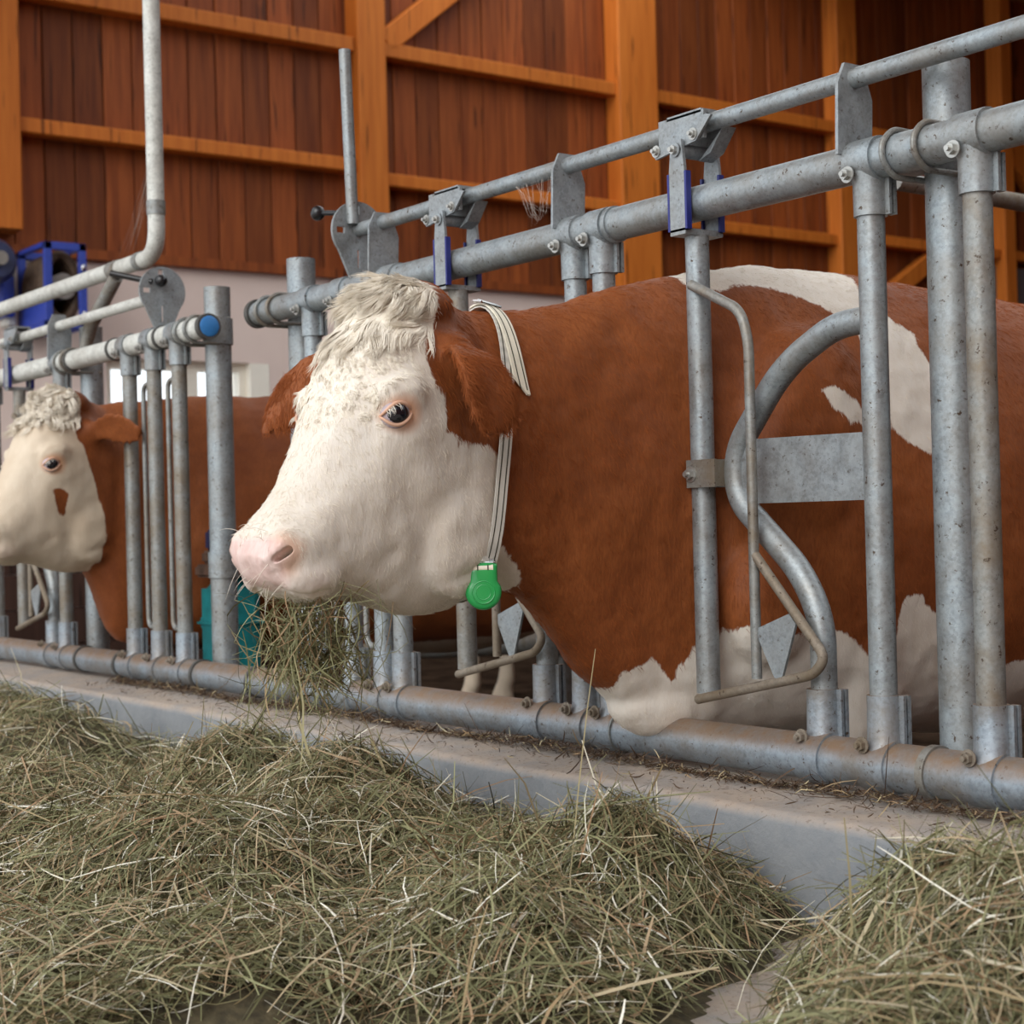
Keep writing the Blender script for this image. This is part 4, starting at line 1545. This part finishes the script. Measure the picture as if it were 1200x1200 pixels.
# green tag hanging at the throat
tc_ = Vector((0.553, -0.449, 0.783))
nrm = Vector((0.80, -0.58, 0.05)).normalized()
ux = Vector((0, 0, 1)).cross(nrm).normalized()
uz = nrm.cross(ux)
out2 = []
for k in range(40):
    a = 2 * PI * k / 40
    x_, z_ = 0.0285 * math.cos(a), 0.0285 * math.sin(a) - 0.006
    if math.sin(a) > 0.35:
        t = (math.sin(a) - 0.35) / 0.65
        x_ = math.copysign(max(abs(x_), 0.0235 * t * (1 if abs(math.cos(a)) > 0.05 else 0)), math.cos(a)) if False else x_ * (1 + 0.55 * t) if abs(x_) < 0.02 else x_
        x_ = max(-0.0225, min(0.0225, x_ * (1 + t))) if t > 0 else x_
        z_ += 0.018 * t
    out2.append((x_, z_))
v, f = [], []
levels = [(-0.008, 0.86), (-0.0055, 0.97), (0.0, 1.0), (0.0055, 0.97), (0.0085, 0.86), (0.0100, 0.62), (0.0104, 0.3)]
for dpt, sc_ in levels:
    for x_, z_ in out2:
        v.append(tc_ + ux * (x_ * sc_) + uz * (z_ * sc_) + nrm * dpt)
for i in range(len(levels) - 1):
    for k in range(40):
        f.append((i * 40 + k, i * 40 + (k + 1) % 40, (i + 1) * 40 + (k + 1) % 40, (i + 1) * 40 + k))
f.append(tuple(range(40))[::-1])
f.append(tuple(range((len(levels) - 1) * 40, len(levels) * 40)))
tagp = obj('tag', v, f, M['green'], col_root)
tagp['label'] = 'round green plastic tag'
for rr_, tr in ((0.0175, 0.0011), (0.0115, 0.0009)):
    MB().tube([tc_ + nrm * 0.0098 + ux * (rr_ * math.cos(2 * PI * k / 32)) + uz * (rr_ * math.sin(2 * PI * k / 32) - 0.007) for k in range(32)], tr, 8, closed=True).build('embossed_ring', M['green'], tagp)
top_t = tc_ + uz * 0.0335 + nrm * 0.004
lp = MB().tube([top_t - ux * 0.016 - uz * 0.003, top_t + ux * 0.016 - uz * 0.003], 0.0062, 12)
lp.build('loop', M['flap'], tagp)
for dx_ in (-0.008, 0.008):
    MB().tube([top_t + ux * (dx_ - 0.001) - uz * 0.003, top_t + ux * (dx_ + 0.001) - uz * 0.003], 0.0066, 12).build('stripe', M['stripe'], tagp)
MB().tube(rounded([top_t + uz * 0.006 - ux * 0.018, top_t + uz * 0.006 + ux * 0.018, top_t + uz * 0.010 + ux * 0.018 - nrm * 0.01, top_t + uz * 0.010 - ux * 0.018 - nrm * 0.01, top_t + uz * 0.006 - ux * 0.018], 0.002, 3), 0.0018, 8).build('ring', M['chrome'], tagp)
MB().tube([top_t + uz * 0.004 - nrm * 0.003, top_t + uz * 0.020 - nrm * 0.012, top_t + uz * 0.036 - nrm * 0.020], [0.0095, 0.0095, 0.0095], 4).build('hanger_strap', M['strap'], tagp, shp=20)

# --- second cow, at the farther section
EAR2 = ([(0.085, -0.520, 1.135), (0.135, -0.505, 1.150), (0.195, -0.490, 1.150), (0.245, -0.475, 1.140), (0.275, -0.465, 1.130)],
        (0.05, -0.5, 1), [0.022, 0.040, 0.052, 0.046, 0.016], 0.010, 0.010)
EAR2B = ([(-0.085, -0.520, 1.135), (-0.135, -0.505, 1.150), (-0.195, -0.490, 1.150), (-0.245, -0.475, 1.140), (-0.275, -0.465, 1.130)],
         (-0.05, -0.5, 1), [0.022, 0.040, 0.052, 0.046, 0.016], 0.010, -0.010)
rows2 = [(-0.52, 1.19, 0.88, 0.075, 0.5, 2.0), (-0.48, 1.215, 0.76, 0.090, 0.5, 2.0), (-0.44, 1.225, 0.66, 0.098, 0.5, 2.0),
         (-0.40, 1.235, 0.555, 0.102, 0.5, 2.0), (-0.33, 1.245, 0.515, 0.110, 0.5, 2.0), (-0.22, 1.255, 0.50, 0.135, 0.48, 2.0), (-0.08, 1.265, 0.49, 0.20, 0.45, 1.9),
         (0.12, 1.270, 0.47, 0.265, 0.42, 1.9), (0.33, 1.265, 0.45, 0.31, 0.42, 2.0), (0.63, 1.262, 0.43, 0.36, 0.42, 2.0), (0.93, 1.258, 0.43, 0.375, 0.45, 2.0),
         (1.23, 1.26, 0.50, 0.34, 0.5, 2.1), (1.75, 1.27, 0.62, 0.285, 0.55, 2.2), (1.92, 1.25, 0.78, 0.19, 0.55, 2.2), (1.98, 1.16, 0.88, 0.09, 0.55, 2.2)]
cow2 = Cow((-1.985, 0.385, 0.03), math.radians(12), (0, 0, 0), trunk=rows2, ears=[EAR2, EAR2B], voxel=0.010, smooth_it=5)
cow2.sculpt_head()
V2 = cow2.V
L2 = cow2.Hinv(V2)
face2 = poly_dist(L2[:, 1:], [(-0.535, 1.34), (-0.535, 1.20), (-0.545, 1.10), (-0.515, 1.0), (-0.49, 0.93), (-0.475, 0.85), (-0.49, 0.70), (-1.2, 0.5), (-1.2, 1.5)])
mark = poly_dist(L2[:, 1:], [(-0.625, 0.985), (-0.600, 0.965), (-0.604, 0.905), (-0.618, 0.900), (-0.638, 0.950), (-0.642, 0.98)])
low2 = poly_dist(V2[:, 1:], [(-0.45, 0.2), (-0.40, 0.53), (-0.2, 0.5), (0.6, 0.48), (1.5, 0.5), (1.8, -0.2), (-0.3, -0.2)])
coat2 = np.minimum(np.maximum(face2, low2), -mark)
coat2 = ear_coat(cow2, coat2, [EAR2, EAR2B])
cow2.attr('coat', 0.5 + coat2 / 0.03)
cow2.skin_masks()
cow2.N = cow2.normals()
c2o = cow2.finish('cow', 'second cow with a pale face and a small brown cheek spot at the farther fence', 'cows at the feed fence', 'coat_cream')
cow2.eyes()
wt = np.clip((L2[:, 2] - 1.16) / 0.03, 0, 1) * (np.abs(L2[:, 0]) < 0.105) * (coat2 > 0.0) * (V2[:, 1] < -0.3)
hair_on(cow2, 3500, wt, lambda r: np.full(len(r), 0.050), face_flow(cow2), 0.55, 0.0009, M['hair_white'], 'forelock', wave=0.25, k=8, seed=13, guides=160, clump=0.6)

# --- third cow in the dark of the stall: only her legs show under the first cow
c3 = bpy.data.objects.new('cow', c2o.data)
COL.objects.link(c3)
c3.location = (-4.33, 2.66, 0.0)
c3.rotation_euler = (0, 0, math.radians(-75))
tag(c3, 'cow far back in the shade whose legs show below the nearest cow', 'cow')

# ------------------------------------------------------------------ hay
BUMPS = [  # x, y, height, sx, sy, heap id
    (-0.22, -0.48, 0.205, 0.24, 0.18, 0), (0.16, -0.48, 0.210, 0.22, 0.18, 0), (0.42, -0.58, 0.165, 0.28, 0.18, 0), (0.30, -0.85, 0.170, 0.35, 0.22, 0), (-0.3, -0.85, 0.16, 0.4, 0.25, 0),
    (0.88, -0.46, 0.195, 0.13, 0.13, 1), (0.74, -0.58, 0.14, 0.25, 0.14, 1), (0.92, -0.70, 0.13, 0.20, 0.16, 1),
    (-1.22, -0.50, 0.195, 0.26, 0.20, 2), (-1.75, -0.45, 0.19, 0.35, 0.22, 2), (-1.1, -0.95, 0.14, 0.5, 0.30, 2), (-2.5, -0.5, 0.22, 0.5, 0.25, 2),
    (1.36, -0.34, 0.185, 0.15, 0.12, 3), (1.56, -0.40, 0.225, 0.2, 0.16, 3), (1.55, -0.62, 0.12, 0.16, 0.16, 3),
]


def hay_h(x, y):
    x, y = np.asarray(x, float), np.asarray(y, float)
    acc = np.zeros(np.broadcast(x, y).shape)
    best = np.zeros_like(acc)
    hid = np.zeros(acc.shape, int)
    for bx, by, h, sx, sy, i in BUMPS:
        g = h * np.exp(-(((x - bx) / sx) ** 2 + ((y - by) / sy) ** 2) * 0.8)
        acc += g ** 4
        m = g > best
        best = np.where(m, g, best)
        hid = np.where(m, i, hid)
    h = acc ** 0.25
    base = 0.075 * np.clip((y + 1.55) / 0.5, 0, 1) * np.clip((1.05 - x) / 0.2, 0, 1)
    return np.maximum(h, base), hid


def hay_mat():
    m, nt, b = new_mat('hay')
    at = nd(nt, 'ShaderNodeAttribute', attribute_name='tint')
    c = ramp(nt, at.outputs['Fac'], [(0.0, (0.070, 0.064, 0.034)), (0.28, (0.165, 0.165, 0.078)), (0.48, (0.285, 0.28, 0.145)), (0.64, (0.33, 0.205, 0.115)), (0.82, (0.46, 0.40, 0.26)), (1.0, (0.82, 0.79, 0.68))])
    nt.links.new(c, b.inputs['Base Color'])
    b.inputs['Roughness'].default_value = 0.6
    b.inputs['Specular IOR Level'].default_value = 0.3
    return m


M['hay'] = hay_mat()
M['chaff'] = M['hay'].copy()
M['chaff'].name = 'chaff'
for n_ in M['chaff'].node_tree.nodes:
    if n_.type == 'VALTORGB':
        for e_, c_ in zip(n_.color_ramp.elements, ((0.06, 0.035, 0.022), (0.13, 0.08, 0.045), (0.30, 0.22, 0.12), (0.34, 0.22, 0.12), (0.55, 0.47, 0.28), (0.70, 0.65, 0.48))):
            e_.color = (*c_, 1)
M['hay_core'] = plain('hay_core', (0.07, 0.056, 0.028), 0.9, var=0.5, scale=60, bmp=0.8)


def blades_mesh(name, P0, D, ln, wd, tint, curl, parent, rng, mat, nseg=4, kink=0.25):
    """flat bent blades: P0 centre, D unit direction, ln length, wd half width"""
    n = len(P0)
    up = np.tile(np.array([0, 0, 1.0]), (n, 1)) + rng.normal(0, 0.6, (n, 3))
    S = np.cross(D, up)
    S /= np.linalg.norm(S, axis=1)[:, None] + 1e-9
    U = np.cross(S, D)
    kpos = rng.uniform(0.25, 0.75, n)
    kamt = rng.normal(0, kink, n) * (rng.random(n) < 0.45)
    vs_ = np.empty((n, nseg + 1, 2, 3))
    side = rng.normal(0, 0.25, n)
    for j in range(nseg + 1):
        t = j / nseg
        c = P0 + D * (ln * (t - 0.5))[:, None] + U * (curl * ln * (0.25 - (t - 0.5) ** 2) * 1.0)[:, None] + S * (side * ln * (0.25 - (t - 0.5) ** 2))[:, None]
        c += U * (np.maximum(0, t - kpos) * kamt * ln * 2)[:, None]
        w = wd * (0.35 + 0.65 * math.sin(PI * min(max(t, 0.06), 0.94)))
        vs_[:, j, 0] = c - S * w[:, None]
        vs_[:, j, 1] = c + S * w[:, None]
    V_ = vs_.reshape(-1, 3)
    base = (np.arange(n) * (nseg + 1) * 2)[:, None]
    q = np.array([[2 * j, 2 * j + 1, 2 * j + 3, 2 * j + 2] for j in range(nseg)])
    F_ = (base[:, :, None] + q[None]).reshape(-1, 4)
    me = bpy.data.meshes.new(name)
    me.vertices.add(len(V_))
    me.vertices.foreach_set('co', V_.astype(np.float32).ravel())
    me.loops.add(len(F_) * 4)
    me.loops.foreach_set('vertex_index', F_.astype(np.int32).ravel())
    me.polygons.add(len(F_))
    me.polygons.foreach_set('loop_start', np.arange(0, len(F_) * 4, 4, dtype=np.int32))
    me.update(calc_edges=True)
    me.validate()
    a = me.attributes.new('tint', 'FLOAT', 'POINT')
    a.data.foreach_set('value', np.repeat(tint, (nseg + 1) * 2).astype(np.float32))
    me.materials.append(mat)
    o = bpy.data.objects.new(name, me)
    COL.objects.link(o)
    if parent is not None:
        o.parent = parent
    return o


HEAPS = [('large loose hay heap in front of the nearest cow', 36000, (-0.70, 0.72), (-1.5, -0.18)),
         ('small hay heap by the kerb below the curved locking bar', 13000, (0.55, 1.22), (-1.1, -0.18)),
         ('hay heap lying in front of the farther cow', 17000, (-3.0, -0.60), (-1.5, -0.18)),
         ('hay heap in the corner below the big upright post', 11000, (1.20, 2.05), (-0.9, -0.18))]
for hidx, (lab, cnt, xr, yr) in enumerate(HEAPS):
    rng = np.random.default_rng(100 + hidx)
    # core mound
    nx, ny = 60, 44
    gx, gy = np.meshgrid(np.linspace(xr[0] - 0.25, xr[1] + 0.25, nx), np.linspace(yr[0], yr[1] + 0.004, ny), indexing='ij')
    hh, hid = hay_h(gx, gy)
    own = np.zeros_like(hh)
    for bx, by, h, sx, sy, i in BUMPS:
        if i == hidx:
            own = np.maximum(own, h * np.exp(-(((gx - bx) / sx) ** 2 + ((gy - by) / sy) ** 2) * 0.8))
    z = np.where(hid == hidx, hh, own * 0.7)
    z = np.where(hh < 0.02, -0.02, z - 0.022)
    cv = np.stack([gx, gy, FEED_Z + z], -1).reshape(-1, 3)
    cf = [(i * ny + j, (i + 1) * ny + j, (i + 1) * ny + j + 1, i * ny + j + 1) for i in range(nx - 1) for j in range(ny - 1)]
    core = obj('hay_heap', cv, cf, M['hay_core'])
    tag(core, lab, 'hay', 'hay heaps on the feed alley', 'stuff')
    # blades
    X = rng.uniform(xr[0] - 0.15, xr[1] + 0.15, cnt * 3)
    Y = rng.uniform(yr[0], yr[1] - 0.01, cnt * 3)
    hh, hid = hay_h(X, Y)
    keep = (hid == hidx) & (hh > 0.025 + 0.02 * rng.random(len(hh)))
    keep &= rng.random(len(hh)) < np.clip(0.35 + hh / 0.2, 0, 1)
    X, Y, hh = X[keep][:cnt], Y[keep][:cnt], hh[keep][:cnt]
    n = len(X)
    ep = 0.02
    dx = (hay_h(X + ep, Y)[0] - hay_h(X - ep, Y)[0]) / (2 * ep)
    dy = (hay_h(X, Y + ep)[0] - hay_h(X, Y - ep)[0]) / (2 * ep)
    az = rng.uniform(0, 2 * PI, n)
    D = np.stack([np.cos(az), np.sin(az), np.zeros(n)], 1)
    D[:, 2] = D[:, 0] * dx + D[:, 1] * dy + rng.normal(0, 0.28, n)
    stand = rng.random(n) < 0.03
    D[stand, 2] += rng.uniform(0.5, 1.4, stand.sum())
    D /= np.linalg.norm(D, axis=1)[:, None]
    ln = np.clip(rng.lognormal(math.log(0.085), 0.5, n), 0.03, 0.26)
    wd = rng.uniform(0.0005, 0.0016, n) * np.where(rng.random(n) < 0.06, 1.7, 1.0)
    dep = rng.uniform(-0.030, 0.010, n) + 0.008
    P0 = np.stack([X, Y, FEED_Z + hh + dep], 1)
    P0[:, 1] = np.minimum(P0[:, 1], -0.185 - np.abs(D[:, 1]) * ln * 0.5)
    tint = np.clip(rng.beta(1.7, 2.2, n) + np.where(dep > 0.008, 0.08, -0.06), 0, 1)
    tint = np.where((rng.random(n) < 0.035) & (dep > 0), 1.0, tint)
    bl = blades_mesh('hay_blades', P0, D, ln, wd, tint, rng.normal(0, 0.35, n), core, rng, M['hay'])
    bl['kind'] = 'stuff'

# wisps of hay in the nearest cow's mouth
rng = np.random.default_rng(55)
n = 520
mouth = Vector(cow1.H([(0.0, -0.79, 0.80)])[0]) + X0
P0 = np.empty((n, 3))
t = rng.random(n) ** 0.8
P0[:, 0] = mouth[0] + rng.normal(0.0, 0.030, n) - 0.01
P0[:, 1] = mouth[1] + rng.normal(0.055, 0.038, n)
P0[:, 2] = mouth[2] - 0.012 - t * 0.145
D = np.stack([rng.normal(0, 0.6, n), rng.normal(0, 0.7, n), -rng.uniform(0.2, 1.2, n)], 1)
D /= np.linalg.norm(D, axis=1)[:, None]
ln = rng.uniform(0.05, 0.16, n)
top = P0[:, 2] + np.abs(D[:, 2]) * ln * 0.5
P0[:, 2] -= np.maximum(0, top - (mouth[2] + 0.004))
wisp = blades_mesh('hay_wisp', P0, D, ln, rng.uniform(0.0006, 0.0017, n), np.clip(rng.normal(0.42, 0.14, n), 0, 1), rng.normal(0, 1.0, n), None, rng, M['hay'], nseg=6, kink=0.4)
tag(wisp, 'wisps of green hay hanging from the nearest cow\'s mouth', 'hay', kind='stuff')

# scraps of hay and chaff along the kerb
n = 6500
X = rng.uniform(-1.9, 1.7, n)
near = rng.random(n) < 0.86
Y = np.where(near, rng.normal(-0.046, 0.008, n), rng.uniform(-0.15, -0.03, n))
az = rng.normal(0, 0.9, n)
D = np.stack([np.cos(az), np.sin(az), rng.normal(0.05, 0.30, n)], 1)
D /= np.linalg.norm(D, axis=1)[:, None]
ln = np.where(near, np.clip(rng.lognormal(math.log(0.016), 0.6, n), 0.004, 0.12), np.clip(rng.lognormal(math.log(0.012), 0.8, n), 0.003, 0.10))
patch = np.array([noise.noise(Vector((x * 2.3, 0, 0))) for x in X])
hz = np.where(near, rng.random(n) * 0.012 * np.clip(0.8 + patch * 1.5, 0.1, 2), 0.001)
P0 = np.stack([X, Y, 0.4535 + np.abs(D[:, 2]) * ln * 0.5 + hz], 1)
P0[:, 2] -= np.clip(-Y - 0.10, 0, 1) * 0.12
tint = np.clip(np.where(rng.random(n) < 0.8, rng.uniform(0, 0.22, n), rng.beta(2.5, 2.0, n)), 0, 1)
scr = blades_mesh('hay_scraps', P0, D, ln, rng.uniform(0.0005, 0.0014, n), tint, rng.normal(0.1, 0.4, n), None, rng, M['chaff'], nseg=3)
tag(scr, 'dry brown scraps of hay and chaff along the dusty kerb', 'hay', kind='stuff')

# ------------------------------------------------------------------ things behind the fence
M['teal'] = plain('teal_enamel', (0.010, 0.20, 0.215), 0.4, var=0.35, scale=14)
M['rust'] = plain('rusty_iron', (0.11, 0.060, 0.040), 0.8, var=0.5, scale=25, bmp=0.4)
M['winch_blue'] = plain('royal_blue_paint', (0.025, 0.055, 0.36), 0.45)
M['navy'] = plain('navy_paint', (0.020, 0.028, 0.085), 0.5)
M['hose'] = plain('brown_hose', (0.085, 0.050, 0.028), 0.6, var=0.4)
M['grey_drum'] = plain('grey_drum', (0.22, 0.20, 0.18), 0.6)

tr_ = empty('drinking_trough', (-1.735, 0.245, 0.0))
tag(tr_, 'teal drinking trough with a rusty dark lid behind the big fence post', 'trough')


def rbox(lo, hi, r, mat, name, parent):
    o = MB().box(lo, hi).build(name, mat, parent, smooth=False)
    bm_ = bmesh.new()
    bm_.from_mesh(o.data)
    bmesh.ops.bevel(bm_, geom=bm_.edges[:], offset=r, segments=3, affect='EDGES')
    bm_.to_mesh(o.data)
    bm_.free()
    return o


body_ = rbox((-1.795, 0.175, 0.14), (-1.645, 0.315, 0.745), 0.03, M['teal'], 'trough_body', tr_)
rbox((-1.801, 0.170, 0.60), (-1.639, 0.321, 0.630), 0.012, M['teal'], 'rim', tr_)
rbox((-1.775, 0.180, 0.0), (-1.665, 0.31, 0.15), 0.01, M['rust'], 'foot', tr_)
rbox((-1.801, 0.170, 0.747), (-1.639, 0.321, 0.785), 0.008, M['rust'], 'lid', tr_)
rbox((-1.785, 0.185, 0.787), (-1.655, 0.305, 0.825), 0.008, M['rust'], 'lid_plate', tr_)
rbox((-1.77, 0.19, 0.825), (-1.70, 0.25, 0.885), 0.008, M['navy'], 'valve_box', tr_)

# blue framed reel high on the gable wall
rl = empty('wall_reel', (-6.75, 1.62, 2.05))
tag(rl, 'blue steel framed reel with a brown coil mounted high on the pink wall', 'reel')
bx0, bx1, by0, by1, bz0, bz1 = -6.93, -6.48, 1.50, 1.75, 2.06, 2.55
for (ya, yb, za, zb_) in ((by0, by0 + 0.045, bz0, bz1), (by1 - 0.045, by1, bz0, bz1), (by0, by1, bz1 - 0.045, bz1), (by0, by1, bz0, bz0 + 0.045)):
    for xa in (bx0, bx1 - 0.03):
        rbox((xa, ya, za), (xa + 0.03, yb, zb_), 0.004, M['winch_blue'], 'frame_bar', rl)
for ya in (by0, by1 - 0.03):
    for za in (bz0, bz1 - 0.03):
        rbox((bx0 + 0.03, ya, za), (bx1 - 0.03, ya + 0.03, za + 0.03), 0.004, M['winch_blue'], 'frame_bar', rl)
rbox((bx0 + 0.03, by0, bz0 + 0.03), (bx1 - 0.03, by0 + 0.012, bz0 + 0.22), 0.003, M['winch_blue'], 'side_panel', rl)
cy_, cz_ = (by0 + by1) / 2, (bz0 + bz1) / 2
for i in range(6):
    xx = -6.86 + i * 0.058
    MB().tube([(xx, cy_ + 0.098 * math.cos(2 * PI * k / 28), cz_ + 0.185 * math.sin(2 * PI * k / 28)) for k in range(28)], 0.028, 10, closed=True).build('coil', M['hose'], rl)
MB().tube([(-6.90, cy_, cz_), (-6.52, cy_, cz_)], 0.075, 20).build('drum', M['grey_drum'], rl)
MB().tube([(-7.0, cy_, bz0 + 0.02), (-6.9, cy_, bz0 + 0.02)], 0.03, 12).build('wall_mount', M['navy'], rl)
for za in (bz0 + 0.08, bz1 - 0.14):
    MB().ellipsoid((bx1 + 0.002, by1 - 0.022, za), (0.006, 0.012, 0.022)).build('bolt', M['chrome'], rl)
# navy motor beside it
mo = empty('motor_housing', (-6.8, 1.3, 2.3))
tag(mo, 'dark navy motor housing on the pink wall beside the blue reel', 'motor')
MB().tube([(-6.94, 1.26, 2.44), (-6.92, 1.26, 2.44), (-6.62, 1.26, 2.44), (-6.56, 1.26, 2.44)], [0.11, 0.13, 0.13, 0.10], 24).build('housing', M['navy'], mo)
MB().tube([(-6.56, 1.26, 2.44), (-6.50, 1.26, 2.44)], 0.04, 16).build('shaft', M['grey_drum'], mo)
rbox((-6.965, 1.36, 2.15), (-6.80, 1.44, 2.40), 0.01, M['winch_blue'], 'control_box', mo)
rbox((-6.965, 1.40, 2.10), (-6.84, 1.46, 2.46), 0.01, M['white_pipe'], 'bracket', mo)

# ------------------------------------------------------------------ cobwebs in the corners of the fence
M['web'] = plain('cobweb', (0.62, 0.52, 0.45), 0.8)
rw = np.random.default_rng(31)


def cobweb(name, a0, a1, b0, b1, n, label):
    a0, a1, b0, b1 = (np.array(p, float) for p in (a0, a1, b0, b1))
    st = np.empty((n, 6, 3))
    s, q = rw.random(n), rw.random(n)
    A = a0 + (a1 - a0) * s[:, None]
    B = b0 + (b1 - b0) * q[:, None]
    for j, t in enumerate(np.linspace(0, 1, 6)):
        st[:, j] = A * (1 - t) + B * t + np.array([0, 0, -0.02]) * (4 * t * (1 - t) * rw.random(n))[:, None]
    cu = hair_object(name, st, M['web'], None, 0.00015)
    tag(cu, label, 'cobweb', kind='stuff')


cobweb('cobweb', (0.07, -0.012, 1.538), (0.20, -0.012, 1.538), (0.215, -0.03, 1.47), (0.12, -0.012, 1.452), 22, 'dusty cobweb between the lock rod and the top rail of the near fence')
cobweb('cobweb', (-1.80, 0.06, 1.86), (-1.80, 0.06, 1.96), (-2.05, 0.06, 1.71), (-1.93, 0.06, 1.71), 12, 'thin cobweb in the bend of the overhead pipe')
